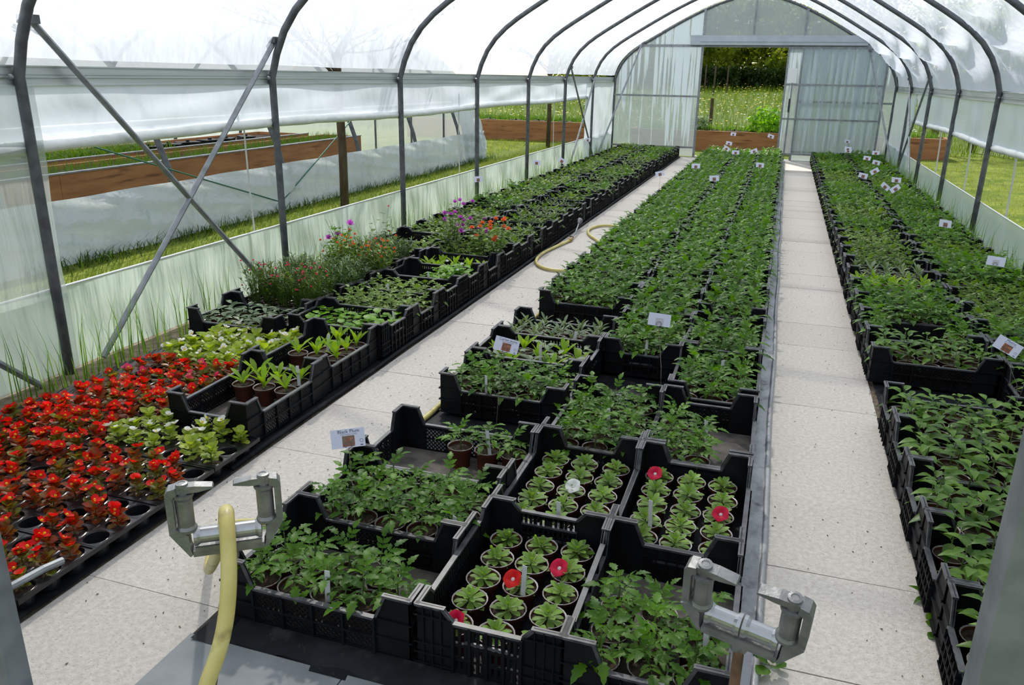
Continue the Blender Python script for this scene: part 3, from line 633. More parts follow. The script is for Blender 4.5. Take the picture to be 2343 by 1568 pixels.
# ================================================================== leaf shapes
def blade(l, prof, fold=.25, droop=.25, wav=0):
    """leaf growing along +x; prof = [(t, half width as share of l)]"""
    v = []; f = []; rows = []
    for i, (t, h) in enumerate(prof):
        x = l*t; z = -droop*l*t*t
        if h < 1e-4: v.append((x, 0, z)); rows.append((len(v)-1,))
        else:
            hw = h*l; a = len(v); wz = wav*l*math.sin(i*2.4)
            v += [(x, -hw, z+fold*hw+wz), (x, 0, z), (x, hw, z+fold*hw-wz)]; rows.append((a, a+1, a+2))
    for r0, r1 in zip(rows[:-1], rows[1:]):
        if len(r0) == 1 and len(r1) == 3: f += [(r0[0], r1[1], r1[0]), (r0[0], r1[2], r1[1])]
        elif len(r0) == 3 and len(r1) == 3: f += [(r0[0], r0[1], r1[1], r1[0]), (r0[1], r0[2], r1[2], r1[1])]
        elif len(r0) == 3: f += [(r0[0], r0[1], r1[0]), (r0[1], r0[2], r1[0])]
    return v, f
JAG = [(0, .02), (.12, .2), (.22, .15), (.36, .3), (.46, .2), (.6, .24), (.7, .13), (.82, .12), (1, 0)]
JAG_LO = [(0, 0), (.35, .3), (1, 0)]
OVATE = [(0, .01), (.12, .13), (.32, .25), (.55, .24), (.78, .13), (1, 0)]
OVATE_LO = [(0, 0), (.38, .25), (1, 0)]
SPOON = [(0, .03), (.28, .08), (.52, .17), (.74, .21), (.9, .14), (1, 0)]
LANCE = [(0, .03), (.3, .08), (.6, .14), (.82, .11), (1, 0)]
LANCE_LO = [(0, .02), (.6, .13), (1, 0)]
ROUND = [(0, .06), (.12, .28), (.35, .44), (.6, .46), (.85, .28), (1, 0)]
ROUND_LO = [(0, 0), (.45, .46), (1, 0)]
def compound(prof, L=.085, lo=False):
    mb = MB()
    mb.add(*blade(L*.62, [(0, .02), (.5, .015), (1, .01)], 0, .15))
    ang = [(.95, 0, .5, 0)] + [(.62, s*52, .36, 0) for s in (-1, 1)] + [(.36, s*60, .27, 0) for s in (-1, 1)]
    for t, a, s, _ in ang:
        x = L*.62*min(t, 1); T = TR((x, 0, -.15*L*.62*min(t, 1)**2), R(a), R(-4 if a else 14))
        mb.add(*blade(L*s, prof, .22, .35), T=T)
    return mb.v, mb.f
def petiole(prof, L, pl, droop=.3, fold=.2, wav=0):
    mb = MB(); mb.add(*blade(pl, [(0, .03), (1, .025)], 0, .05)); mb.add(*blade(L, prof, fold, droop, wav), T=TR((pl*.97, 0, -.05*pl), 0, R(12)))
    return mb.v, mb.f
SHAPES = {
 'tomato': (compound(JAG), compound(JAG_LO, lo=True)),
 'cut': (compound(JAG, .075), compound(JAG_LO, .075)),
 'pepper': (petiole(OVATE, .07, .022, .45, .3), petiole(OVATE_LO, .07, .022, .4)),
 'petunia': (blade(.048, SPOON, .25, .2), blade(.048, LANCE_LO, .2, .2)),
 'lance': (blade(.085, LANCE, .3, .25), blade(.085, LANCE_LO, .2, .25)),
 'silver': (blade(.075, LANCE, .3, .35), blade(.075, LANCE_LO, .2, .35)),
 'bean': (petiole(ROUND, .05, .025, .2, .12, .04), petiole(ROUND_LO, .05, .025, .2)),
 'begonia': (petiole(ROUND, .042, .012, .1, .3, .05), petiole(ROUND_LO, .042, .012, .1)),
 'salvia': (petiole(OVATE, .075, .015, .3, .25), petiole(OVATE_LO, .075, .015, .3)),
}
def spec(kind, g):
    """-> stem height, [(shape, z, az, elevation, scale)]"""
    L = []; u = g.uniform; a0 = u(0, 6.28)
    if kind in ('tomato', 'cut', 'low'):
        h = {'tomato': u(.085, .115), 'cut': u(.055, .08), 'low': u(.05, .07)}[kind]; n = 9
        for i in range(n):
            t = i/(n-1); L.append(('cut' if kind == 'cut' else 'tomato', h*(.3+.7*t), a0+i*2.4+u(-.3, .3), R(u(-2, 22)+42*t*t), u(1.15, 1.45)*(1-.3*t)*(1.0 if kind != 'low' else .85)))
    elif kind == 'pepper':
        h = u(.09, .125); n = 10
        for i in range(n):
            t = i/(n-1); L.append(('pepper', h*(.35+.65*t), a0+i*2.4+u(-.3, .3), R(u(0, 25)+30*t), u(.95, 1.25)*(1-.35*t)))
    elif kind == 'petunia':
        h = .018
        for ring, (n, el, sc, z) in enumerate(((8, 14, 1.05, .006), (7, 36, .9, .014), (5, 62, .6, .022))):
            for i in range(n): L.append(('petunia', z, a0+ring*.5+i*6.283/n+u(-.15, .15), R(el+u(-8, 8)), sc*u(.85, 1.15)))
    elif kind == 'lance':
        h = .02
        for i in range(7): L.append(('lance', .004+.003*i, a0+i*2.4, R(u(48, 80)), u(.85, 1.25)))
    elif kind == 'silver':
        h = .02
        for i in range(15): L.append(('silver', .004+.004*i, a0+i*2.4, R(15+i*4+u(-8, 8)), u(.7, 1.0)))
    elif kind == 'bean':
        h = u(.05, .08)
        for i in range(9): L.append(('bean', h*(.25+.75*i/8), a0+i*2.4, R(u(5, 45)), u(.8, 1.2)))
    elif kind == 'salvia':
        h = u(.05, .07)
        for i in range(9): L.append(('salvia', h*(.2+.8*i/8), a0+i*2.4, R(u(0, 40)), u(.65, 1.0)))
    elif kind == 'begonia':
        h = u(.045, .065)
        for i in range(18): L.append(('begonia', h*(.15+.85*i/17), a0+i*2.4, R(u(5, 40)+38*i/17), u(.6, 1.0)))
    return h, L
KM = {'tomato': 'leaf_tomato', 'cut': 'leaf_cut', 'low': 'leaf_low', 'pepper': 'leaf_pepper', 'petunia': 'leaf_petunia', 'lance': 'leaf_lance', 'silver': 'leaf_silver', 'bean': 'leaf_bean', 'salvia': 'leaf_silver'}
KN = {'tomato': ('potted_tomato', 'tomato seedling'), 'cut': ('potted_herb', 'cut-leaved grey-green seedling'), 'low': ('potted_seedling', 'short yellow-green seedling'), 'pepper': ('potted_pepper', 'broad-leaved pepper plant'),
      'petunia': ('potted_petunia', 'petunia rosette'), 'lance': ('potted_lance_seedling', 'upright lance-leaved seedling'), 'silver': ('potted_silver_rosette', 'narrow silvery-leaved seedling'), 'bean': ('potted_bean', 'round-leaved light green plant'), 'salvia': ('potted_sage', 'grey-green broad-leaved plant')}
KP = {'tomato': 'tomato seedlings', 'cut': 'cut-leaved seedlings', 'low': 'short seedlings', 'pepper': 'pepper plants', 'petunia': 'petunias', 'lance': 'lance-leaved seedlings', 'silver': 'silvery seedlings', 'bean': 'round-leaved plants', 'salvia': 'grey-green sage'}
LEAF_ME = {}
def leaf_me(shape, mat):
    k = (shape, mat)
    if k not in LEAF_ME:
        mb = MB(); mb.add(*SHAPES[shape][0]); LEAF_ME[k] = mb.mesh('leaf', [mat], True)
    return LEAF_ME[k]
def leafT(l): return TR((0, 0, l[1]), l[2], -l[3], 0, l[4])
def stem_mesh(h, g): return MB().tube([(0, 0, -.01), (g.uniform(-.004, .004), g.uniform(-.004, .004), h*.5), (g.uniform(-.006, .006), 0, h)], .0028, 5, rs=[.0032, .0026, .0016]).mesh('stem', ['stem'])
gs_ = np.random.default_rng(99)
TEMPL = {}
for kind in KM:
    TEMPL[kind] = []
    for v_ in range(5 if kind in ('tomato', 'pepper') else 3):
        h, L = spec(kind, gs_); mb = MB(); lo = MB()
        for l in L:
            mb.add(*SHAPES[l[0]][0], T=leafT(l)); lo.add(*SHAPES[l[0]][1], T=leafT(l))
        mb.tube([(0, 0, -.01), (0, 0, h)], .0025, 4, 1)
        tri = []
        for f in lo.f: tri += [(f[0], f[i], f[i+1]) for i in range(1, len(f)-1)]
        TEMPL[kind].append(dict(h=h, L=L, mid=mb.mesh('foliage', [KM[kind], 'stem'], True), stem=stem_mesh(h, gs_), V=np.array(lo.v), F=np.array(tri)))
# pot and compost
POT_H = .088
pot_me = MB().lathe([(.0375, 0), (.0385, .004), (.047, .072), (.0495, .074), (.0515, .086)], 20, 0).lathe([(.0515, .086), (.0535, .088), (.051, .0895), (.0485, .086)], 20, 1).lathe([(.0485, .086), (.046, .07), (.037, .004)], 20, 0).lathe([(.0375, 0), (.001, .001)], 20, 0).mesh('pot', ['pot', 'pot_rim'], True)
def soil_mesh(r, z, seed=0):
    g = np.random.default_rng(seed); mb = MB(); n = 14; v = [(0, 0, z+.003)]
    for q in (.35, .7, 1):
        for k in range(n): v.append((r*q*math.cos(6.283*k/n), r*q*math.sin(6.283*k/n), z+g.uniform(-.003, .004)*(q < 1)))
    f = [(0, 1+k, 1+(k+1) % n) for k in range(n)]
    for b in (1, 1+n): f += [(b+k, b+n+k, b+n+(k+1) % n, b+(k+1) % n) for k in range(n)]
    mb.add(v, f); return mb.mesh('compost', ['soil'], True)
soil_me = [soil_mesh(.047, .076, i) for i in range(3)]
# petunia flower
def trumpet(r, n=20):
    mb = MB(); pr = [(.003, 0), (.004, .022), (.007, .032)]
    mb.lathe(pr, 10, 0); v = []; f = []
    for k in range(n):
        t = 6.283*k/n; rr = r*(1-.1*abs(math.cos(2.5*t))); v += [(.007*math.cos(t), .007*math.sin(t), .032), (rr*.6*math.cos(t), rr*.6*math.sin(t), .038), (rr*math.cos(t), rr*math.sin(t), .037+.002*math.cos(5*t))]
    for k in range(n):
        a = 3*k; b = 3*((k+1) % n); f += [(a, b, b+1, a+1), (a+1, b+1, b+2, a+2)]
    mb.add(v, f, 0); mb.lathe([(.006, .031), (.0, .034)], 8, 1)
    return mb
FL = {c: trumpet(.03).mesh('flower', ['petal_'+c, 'petal_white'], True) for c in ('crimson', 'white', 'red')}
bud_me = MB().lathe([(.002, 0), (.0035, .02), (.005, .03), (.003, .036)], 8, cap1=True).mesh('flower_bud', ['leaf_lance'], True)
label_me = MB().box((-.0075, -.0006, -.03), (.0075, .0006, .075)).mesh('plant_label', ['plantlabel'])

STUFF = {}
COUNT = {}
def put_plant(kind, x, y, z, where, near, pos='', g=gs_, flower=None, vig=1):
    T = TEMPL[kind]; t = T[g.integers(len(T))]; rz = g.uniform(0, 6.28); s = vig*g.uniform(.92, 1.12)*(1.2 if y > 4 and kind in ('tomato', 'low', 'cut') else 1)
    c = COUNT.get(kind, 0)
    if c >= 295 or near == 0:
        d = STUFF.setdefault(kind, []); d.append((t, x, y, z, rz, s)); return None
    COUNT[kind] = c+1
    nm, nice = KN[kind]
    e = empty(nm, (x, y, z), rz)
    fx = '' if not flower else 'budding ' if flower == 'bud' else flower+'-flowered '
    lab = 'potted %s%s, %s, %s' % (fx, nice, where.replace(' crate from entrance', ' crate'), pos)
    tag(e, lab, 'potted plant', nice + ' pots, ' + where)
    ob('pot', pot_me, e); ob('compost', soil_me[c % 3], e)
    if near == 2:
        st = ob('stem', t['stem'], e, (0, 0, .076), None, s)
        for l in t['L']: ob('leaf', leaf_me(l[0], KM[kind]), st, mat=leafT(l))
    else: ob('foliage', t['mid'], e, (0, 0, .076), None, s)
    if flower:
        if flower == 'bud': ob('flower_bud', bud_me, e, (.012, .0, .095), (R(20), R(10), 0))
        else: ob('flower', FL[flower], e, (.012, -.012, .09), (R(38), R(-12), -rz))
    return e
def put_label(x, y, z, where, rz, tilt=0, rx=0):
    o = ob('plant_label', label_me, None, (x, y, z), (rx, tilt, rz)); tag(o, 'white plastic plant label stuck upright, '+where, 'plant label', 'plant labels, '+where); return o

# ================================================================== crates
CL, CW, CH, CT = .596, .396, .125, .2
def lip(mb, a, b, z, w=.016, t=.007):   # flat rim strip in local wall frame (outward is -y)
    mb.box((a, -w*.7, z-t), (b, w*.3, z), 1)
def side_panel(L, style, handle=False, hz=None):
    """wall between corners, local x along the wall, outward -y"""
    hz = hz or (.165 if style == 'slot' else CH); mb = MB(); a, b = -L/2, L/2
    mb.box((a, -.004, 0), (b, .002, .016)); lip(mb, a, b, hz)
    mb.box((a, -.003, hz-.02), (b, .002, hz-.006))
    if style == 'lattice':
        z0, z1 = .016, hz-.02; p = .0175; hh = z1-z0; wd = .0032
        n = int((L+hh)/p)+1
        for k in range(n):
            for s in (1, -1):
                c = a-hh+k*p
                x0, x1 = c, c+hh; t0 = max(0, (a-x0)/hh); t1 = min(1, (b-x0)/hh)
                if t1-t0 < .03: continue
                p0 = (x0+t0*hh, z0+t0*hh); p1 = (x0+t1*hh, z0+t1*hh)
                if s < 0: p0 = (-p0[0], p0[1]); p1 = (-p1[0], p1[1])
                mb.add([(p0[0]-wd, -.002, p0[1]), (p0[0]+wd, -.002, p0[1]), (p1[0]+wd, -.002, p1[1]), (p1[0]-wd, -.002, p1[1]),
                        (p0[0]-wd, .001, p0[1]), (p0[0]+wd, .001, p0[1]), (p1[0]+wd, .001, p1[1]), (p1[0]-wd, .001, p1[1])], [(0, 1, 2, 3), (7, 6, 5, 4), (0, 3, 7, 4), (1, 5, 6, 2)])
        for x in np.linspace(a, b, 5): mb.box((x-.003, -.012, 0), (x+.003, .002, hz-.005))
        mb.box((a, -.011, .06), (b, .002, .066))
    elif style == 'slot':
        for z in (.016, .055, .1, hz-.006): mb.box((a, -.006, z-.005), (b, .002, z+.005))
        n = int(L/.0165)
        for i in range(n+1):
            x = a+L*i/n; mb.box((x-.0042, -.004, .01), (x+.0042, .002, hz-.004))
        for x in np.linspace(a, b, 5): mb.box((x-.004, -.012, 0), (x+.004, .002, hz-.004))
    elif style == 'rib':
        mb.box((a, -.001, .01), (b, .002, hz-.005))
        for x in np.linspace(a+.01, b-.01, 6): mb.add([(x-.002, -.016, .01), (x+.002, -.016, .01), (x+.002, .0, .01), (x-.002, 0, .01), (x-.002, -.016, hz-.006), (x+.002, -.016, hz-.006), (x+.002, 0, hz-.006), (x-.002, 0, hz-.006)], [(0, 1, 5, 4), (0, 4, 7, 3), (1, 2, 6, 5)])
        for z in (.006, .05, .09): mb.box((a, -.017, z), (b, 0, z+.004))
    if handle:
        mb.box((-.06, -.010, hz-.055), (.06, -.004, hz-.047), 1)
    return mb.mesh('side_panel', ['crate', 'crate_rim'])
def corner_mesh(style):
    """two tabs meeting at the outer corner (0,0); arms along +x and +y"""
    mb = MB(); w = .1; CH = .165 if style == 'slot' else .125
    for sw in (0, 1):
        T = Matrix(((0, 1, 0, 0), (1, 0, 0, 0), (0, 0, 1, 0), (0, 0, 0, 1))) if sw else None
        mb.prism([(0, 0), (w+.006, 0), (w+.006, CH), (w-.025, CT), (0, CT)], 0, .004, 0, T)
        for z in ((.006, .065, CH-.004) if style != 'slot' else (.016, .048, .08, CH)): mb.box((-.006, -.008, z), (w, .002, z+.004), 0, T)
        mb.box((-.004, -.007, CT-.007), (w-.02, .009, CT), 1, T)
        mb.add([(w-.025, -.005, CT), (w-.025, .006, CT), (w+.006, .006, CH), (w+.006, -.005, CH), (w-.031, -.005, CT-.006), (w-.031, .006, CT-.006), (w-.001, .006, CH-.005), (w-.001, -.005, CH-.005)], [(0, 1, 2, 3), (4, 7, 6, 5), (0, 3, 7, 4), (1, 5, 6, 2)], 1, T)
        if style == 'slot':
            for x in (.02, .045, .07): mb.box((x-.002, -.007, .0), (x+.002, .0, CT-.004), 0, T)
    return mb.mesh('corner_post', ['crate', 'crate_rim'])
base_me = {d: (lambda mb: mb.mesh('base', ['crate_floor' if d else 'crate']))(MB().box((-CL/2+.004, -CW/2+.004, 0), (CL/2-.004, CW/2-.004, .008))) for d in (0, 1)}
CP = {}
for st in ('lattice', 'slot', 'rib'):
    CP[st] = (side_panel(CL-.21, st), side_panel(CW-.21, st, True), corner_mesh(st))
def crate_parts(st, dirty):
    lp, sp, cn = CP[st]
    yield 'base', base_me[dirty], Matrix.Identity(4)
    yield 'long_side', lp, TR((0, -CW/2, 0), 0); yield 'long_side', lp, TR((0, CW/2, 0), math.pi)
    yield 'short_side', sp, TR((CL/2, 0, 0), math.pi/2); yield 'short_side', sp, TR((-CL/2, 0, 0), -math.pi/2)
    for sx, sy, a in ((-1, -1, 0), (1, -1, 90), (1, 1, 180), (-1, 1, 270)): yield 'corner_post', cn, TR((sx*CL/2, sy*CW/2, 0), R(a))
WHOLE = {}
for st in CP:
    mb = MB()
    for nm, me, T in crate_parts(st, 0):
        mi = [p.material_index for p in me.polygons]; b = len(mb.v)
        mb.v.extend([tuple(T @ v.co) for v in me.vertices])
        for p, k in zip(me.polygons, mi): mb.f.append(tuple(b+i for i in p.vertices)); mb.mi.append(k if nm != 'base' else 0)
    WHOLE[st] = mb.mesh('crate', ['crate', 'crate_rim'])
CRATE_Z = .022
def put_crate(cx, cy, turn, st, label, group, near, dirty=0, z=CRATE_Z, jit=.012):
    rz = (math.pi/2 if turn else 0)+random.uniform(-jit, jit)
    if near:
        e = empty('crate', (cx, cy, z), rz); tag(e, label, 'crate', group)
        for nm, me, T in crate_parts(st, dirty): ob(nm, me, e, mat=T)
        return e
    o = ob('crate', WHOLE[st], None, (cx, cy, z), (0, 0, rz)); tag(o, label, 'crate', group); return o
def spots(turn, nx=5, ny=3, keep=None, jit=.004):
    """pot centres inside the crate, along its own long axis"""
    P = []
    for i in range(nx):
        for j in range(ny):
            u = (i-(nx-1)/2)*.1105; v = (j-(ny-1)/2)*.1165
            if keep and not keep(u, v): continue
            if turn: u, v = -v, u
            P.append((u+random.uniform(-jit, jit), v+random.uniform(-jit, jit)))
    return P
# each column: (bed phrase, x centre, turned?, [(y centre, kind, keep, style)])
CRATES = []
def col(phrase, x, turn, rows, start=1):
    for i, (y, kind, keep, st) in enumerate(rows): CRATES.append(dict(p=phrase, x=x, turn=turn, y=y, kind=kind, keep=keep, st=st, n=i+start))
g = np.random.default_rng(21)
A = [(1.805, 'tomato', lambda u, v: v < .06 and not (u > .15 and v > -.06), 'lattice'), (2.205, 'tomato', None, 'lattice'), (2.6, 'tomato', lambda u, v: u > -.02 and v > .05, 'lattice'),
     (3.4, 'tomato', None, 'lattice'), (3.805, 'lance2', None, 'slot'), (4.21, 'silver', None, 'lattice')]
y = 5.04
while y < 17: A.append((y, 'tomato', (lambda u, v: True) , random.choice(['lattice', 'slot', 'lattice', 'rib']))); y += .403
B = [(1.905, 'petunia', None, 'slot'), (2.505, 'petunia', None, 'lattice'), (3.105, 'tomato', None, 'lattice'), (4.305, 'tomato', None, 'lattice')]
y = 4.91
while y < 17: B.append((y, 'tomato', None, random.choice(['lattice', 'slot', 'rib']))); y += .605
C = [(1.905, 'tomato', lambda u, v: u < .05, 'rib'), (2.505, 'petunia', None, 'rib'), (3.125, 'tomato', lambda u, v: v > -.03 and (u < .13 and u > -.23) and not (v < .03 and u > 0), 'lattice'), (3.79, 'tomato', None, 'lattice'), (4.41, 'tomato', None, 'slot')]
y = 5.2
while y < 17: C.append((y, 'tomato', None, random.choice(['lattice', 'slot', 'rib']))); y += .608
col('central bed hose side', -1.09, 0, A); col('central bed middle', -.577, 1, B); col('central bed hose-free side', -.172, 1, C)
Rr = [(1.58, 'tomato', lambda u, v: u < .1, 'rib'), (1.99, 'pepper', None, 'rib'), (2.4, 'pepper', None, 'rib'), (2.81, 'pepper', None, 'rib'), (3.22, 'pepper', None, 'rib'), (3.63, 'pepper', None, 'lattice'), (4.57, 'pepper', None, 'lattice'),
      (4.98, 'tomato', lambda u, v: u > .15 or u < -.15, 'rib'), (5.39, 'tomato', None, 'rib'), (5.8, 'tomato', None, 'rib'), (6.21, 'lance', None, 'rib'), (6.62, 'silver', None, 'rib'), (7.03, 'low', None, 'rib')]
y = 7.45
while y < 17: Rr.append((y, random.choice(['tomato', 'low', 'tomato', 'cut']), None, 'rib')); y += .41
R2 = [(y, k, None, s) for y, k, s in ((2.9, 'pepper', 'lattice'), (3.31, 'pepper', 'rib'), (3.72, 'pepper', 'lattice'), (4.13, 'pepper', 'rib'))]
y = 4.54
while y < 17: R2.append((y, random.choice(['tomato', 'tomato', 'low']), None, random.choice(['rib', 'lattice']))); y += .41
col('pepper bed path side', .885, 0, Rr); col('pepper bed wall side', 1.5, 0, R2)
P = [(3.97, 'bean', None, 'slot'), (4.375, 'cut', None, 'lattice'), (4.78, 'cut', lambda u, v: v < .05, 'slot'), (5.19, 'bean', lambda u, v: u > -.1, 'slot'), (5.6, 'lance', lambda u, v: v < .06, 'lattice'), (6.0, 'cut', lambda u, v: u < .1, 'slot'), (6.4, 'low', lambda u, v: u > -.1, 'slot'), (6.8, 'low', None, 'lattice'), (7.2, 'silver', lambda u, v: v < .06, 'slot')]
y = 7.6
while y < 17: P.append((y, random.choice(['low', 'tomato', 'cut', 'silver', 'low']), (lambda u, v: random.random() < .85), random.choice(['slot', 'lattice', 'slot']))); y += .405
Q = [(3.87, 'salvia', None, 'lattice'), (4.28, None, None, 'lattice'), (4.69, None, None, 'lattice'), (5.1, None, None, 'lattice'), (5.51, None, None, 'lattice'), (5.92, 'cut', lambda u, v: u > 0, 'slot'), (6.33, 'low', lambda u, v: u > 0, 'slot'), (6.74, 'cut', None, 'slot'), (7.15, 'low', None, 'lattice')]
y = 7.56
while y < 17: Q.append((y, random.choice(['low', 'tomato', 'cut', 'low']), (lambda u, v: random.random() < .85), random.choice(['slot', 'lattice']))); y += .405
col('begonia bed path side', -2.285, 0, P, 3); col('begonia bed wall side', -2.9, 0, Q)
CRATES.append(dict(p='begonia bed path side', x=-2.2, turn=1, y=2.87, kind='lance', keep=lambda u, v: u > .05, st='lattice', n=1, dirty=1))
CRATES.append(dict(p='begonia bed path side', x=-2.21, turn=1, y=3.46, kind='lance', keep=lambda u, v: u > -.03 and not (v > .06 and u > .1), st='lattice', n=2))
CRATES.sort(key=lambda c: c['y']+abs(c['x'])*.3)
FLOWERS = {('central bed middle', 1): {2: 'crimson', 7: 'red', 9: 'crimson', 11: 'bud', 13: 'bud', 14: 'bud'}, ('central bed middle', 2): {7: 'white', 5: 'bud'}, ('central bed hose-free side', 2): {14: 'crimson', 6: 'crimson', 5: 'bud'}}
for c in CRATES:
    k = c['kind']; kk = 'lance' if k == 'lance2' else k
    near = c['y'] < 6.7
    where = '%s, %s crate from entrance' % (c['p'], ordn(c['n']))
    cont = KP[kk] if kk else 'tall flowering herbs'
    dirty = 1 if (c.get('dirty') or c['keep']) else 0
    put_crate(c['x'], c['y'], c['turn'], c['st'], 'black plastic crate holding %s, %s' % (cont, where.replace(' crate from', ' from')), 'plant crates in the tunnel', near, dirty)
    if not kk: continue
    nearp = 2 if (c['y'] < 3.75 or (kk == 'pepper' and c['y'] < 3.3)) else 1
    sp = spots(c['turn'], 5, 3, c['keep'])
    rowk = sorted(set(round(v/.11) for u, v in sp)); ri = [rowk.index(round(v/.11))+1 for u, v in sp]
    ci = [1+sum(1 for q in sp if round(q[1]/.11) == round(v/.11) and q[0] < u) for u, v in sp]
    fl = FLOWERS.get((c['p'], c['n']), {})
    vig = random.uniform(.82, 1.1) if c['y'] > 7.5 else 1
    for i, (u, v) in enumerate(sp):
        kd = kk
        if k == 'lance2': kd = 'lance' if i % 2 else 'salvia'
        f = fl.get(i)
        put_plant(kd, c['x']+u, c['y']+v, CRATE_Z+.009, where, nearp, '%s row, %s from %s' % (ordn(ri[i]), ordn(ci[i]), 'hose' if c['p'][0] == 'c' else 'paving' if c['p'][0] == 'p' else 'wall'), flower=f, vig=vig)
    if nearp == 2 or (c['y'] < 6 and random.random() < .6):
        u, v = sp[random.randrange(len(sp))]
        put_label(c['x']+u+.02, c['y']+v-.036, CRATE_Z+.12, where, random.uniform(-.5, .5), random.uniform(-.15, .15))
pot_lo = MB().lathe([(.038, 0), (.052, .088)], 8, 1).lathe([(.048, .08), (0, .08)], 8, 2)
pv = np.array(pot_lo.v); pf = []
pm = []
for f, mi in zip(pot_lo.f, pot_lo.mi):
    for i in range(1, len(f)-1): pf.append((f[0], f[i], f[i+1])); pm.append(mi)
pf = np.array(pf); pm = np.array(pm)
for kind, L in STUFF.items():
    VV = []; FF = []; MM = []; b = 0
    for t, x, y, z, rz, s in L:
        c_, s_2 = math.cos(rz), math.sin(rz)
        W = t['V']*s*1.08; W = np.c_[W[:, 0]*c_-W[:, 1]*s_2+x, W[:, 0]*s_2+W[:, 1]*c_+y, W[:, 2]+z+.076]
        VV.append(W); FF.append(t['F']+b); MM.append(np.zeros(len(t['F']))); b += len(W)
        VV.append(pv+[x, y, z]); FF.append(pf+b); MM.append(pm); b += len(pv)
    o = ob(KN[kind][0]+'_rows', npmesh('plants', np.concatenate(VV), np.concatenate(FF), [KM[kind], 'pot', 'soil'], np.concatenate(MM)))
    tag(o, 'dense rows of potted %s receding towards the back door' % KP[kind], 'potted plants', kind='stuff')

# ================================================================== begonia trays
TNX, TNY, TP = 6, 3, .0925
def tray_mesh():
    mb = MB(); n = 16; zt = .062; rc = .039
    x0, y0 = -TNX*TP/2, -TNY*TP/2
    for i in range(TNX):
        for j in range(TNY):
            cx, cy = x0+(i+.5)*TP, y0+(j+.5)*TP; v = []; f = []
            for k in range(n):
                t = 2*math.pi*k/n; c, s = math.cos(t), math.sin(t); m_ = TP/2/max(abs(c), abs(s))
                v += [(cx+c*m_, cy+s*m_, zt), (cx+c*rc*1.06, cy+s*rc*1.06, zt+.0015), (cx+c*rc, cy+s*rc, zt-.002), (cx+c*rc*.8, cy+s*rc*.8, .006)]
            for k in range(n):
                a = 4*k; b = 4*((k+1) % n)
                for q in range(3): f.append((a+q, b+q, b+q+1, a+q+1))
            f.append(tuple(4*k+3 for k in range(n))); mb.add(v, f)
    X, Y = TNX*TP/2, TNY*TP/2
    for (ax, ay, bx_, by) in ((-X-.008, -Y-.008, X+.008, -Y), (-X-.008, Y, X+.008, Y+.008), (-X-.008, -Y, -X, Y), (X, -Y, X+.008, Y)):
        mb.box((ax, ay, zt-.012), (bx_, by, zt+.004))
    return mb.mesh('plug_tray', ['tray'])
tray_me = tray_mesh()
cell_soil = soil_mesh(.037, .05, 5)
def fl4(r):
    mb = MB()
    for k, (l, wd) in enumerate(((r, .5), (r*.8, .42), (r, .5), (r*.8, .42))):
        mb.add(*blade(l, [(0, .08), (.4, wd*.8), (.75, wd), (1, .2*wd), (1.02, 0)], .25, -.15), T=TR((0, 0, 0), k*math.pi/2, R(-25)))
    mb.lathe([(.006, .002), (.004, .008), (0, .01)], 6, 1)
    return mb
BF = {c: fl4(.024).mesh('flower', ['petal_'+c, 'petal_yellow'], True) for c in ('red', 'pink', 'white')}
BT = []
for v_ in range(4):
    h, L = spec('begonia', gs_); BT.append((h, L, stem_mesh(h, gs_)))
BMID = {}
def begonia_mid(i, mat):
    if (i, mat) not in BMID:
        mb = MB()
        for l in BT[i][1]: mb.add(*SHAPES['begonia'][0], T=leafT(l))
        BMID[(i, mat)] = mb.mesh('foliage', [mat], True)
    return BMID[(i, mat)]
def tray(cx, cy, colour, dens, where, near, z=.006):
    t = ob('plug_tray', tray_me, None, (cx, cy, z), (0, 0, random.uniform(-.012, .012)))
    kindtxt = {'red': 'red begonias', 'pink': 'pink and red begonias', 'white': 'white begonias'}[colour]
    tag(t, 'black plug tray of %s, %s' % (kindtxt, where), 'tray', 'begonia plug trays')
    for i in range(TNX):
        for j in range(TNY):
            d = dens(i/(TNX-1), j)
            if random.random() > d: continue
            x, y = cx-TNX*TP/2+(i+.5)*TP, cy-TNY*TP/2+(j+.5)*TP
            e = empty('begonia', (x, y, z), random.uniform(0, 6.28))
            c = colour if colour != 'pink' else random.choice(['pink', 'red', 'red'])
            lm = 'begonia_green' if colour == 'white' else random.choice(['begonia_red', 'begonia_red', 'begonia_dark'])
            tag(e, '%s begonia, %s, %s row, %s from wall' % (c, where, ordn(j+1), ordn(i+1)), 'flower', 'begonias, '+where)
            ob('compost', cell_soil, e); h, L, stm = BT[random.randrange(4)]; s = (random.uniform(.8, 1.0) if near else random.uniform(.95, 1.15))*(1.22 if colour == 'white' else 1); bi = random.randrange(4)
            if near:
                h, L, stm = BT[bi]; st_ = ob('stem', stm, e, (0, 0, .05), None, s)
                for l in L: ob('leaf', leaf_me('begonia', lm), st_, mat=leafT(l))
            else: ob('foliage', begonia_mid(bi, lm), e, (0, 0, .05), None, s)
            nf = {'red': random.choice([3, 4, 5, 6]), 'pink': random.choice([2, 3, 4]), 'white': random.choice([0, 1, 2, 2])}[colour]
            if near and random.random() < .4: nf = min(nf, 2)
            for q in range(nf):
                a = random.uniform(0, 6.28); r = random.uniform(.0, .035)
                ob('flower', BF[c], e, (r*math.cos(a), r*math.sin(a), .05+s*(.055+random.uniform(0, .03))), (random.uniform(-.7, .7), random.uniform(-.7, .7), a))
full = lambda t, j: .97
thin = lambda t, j: .97 if t < .3 else .66
XT = [-2.235, -2.802]
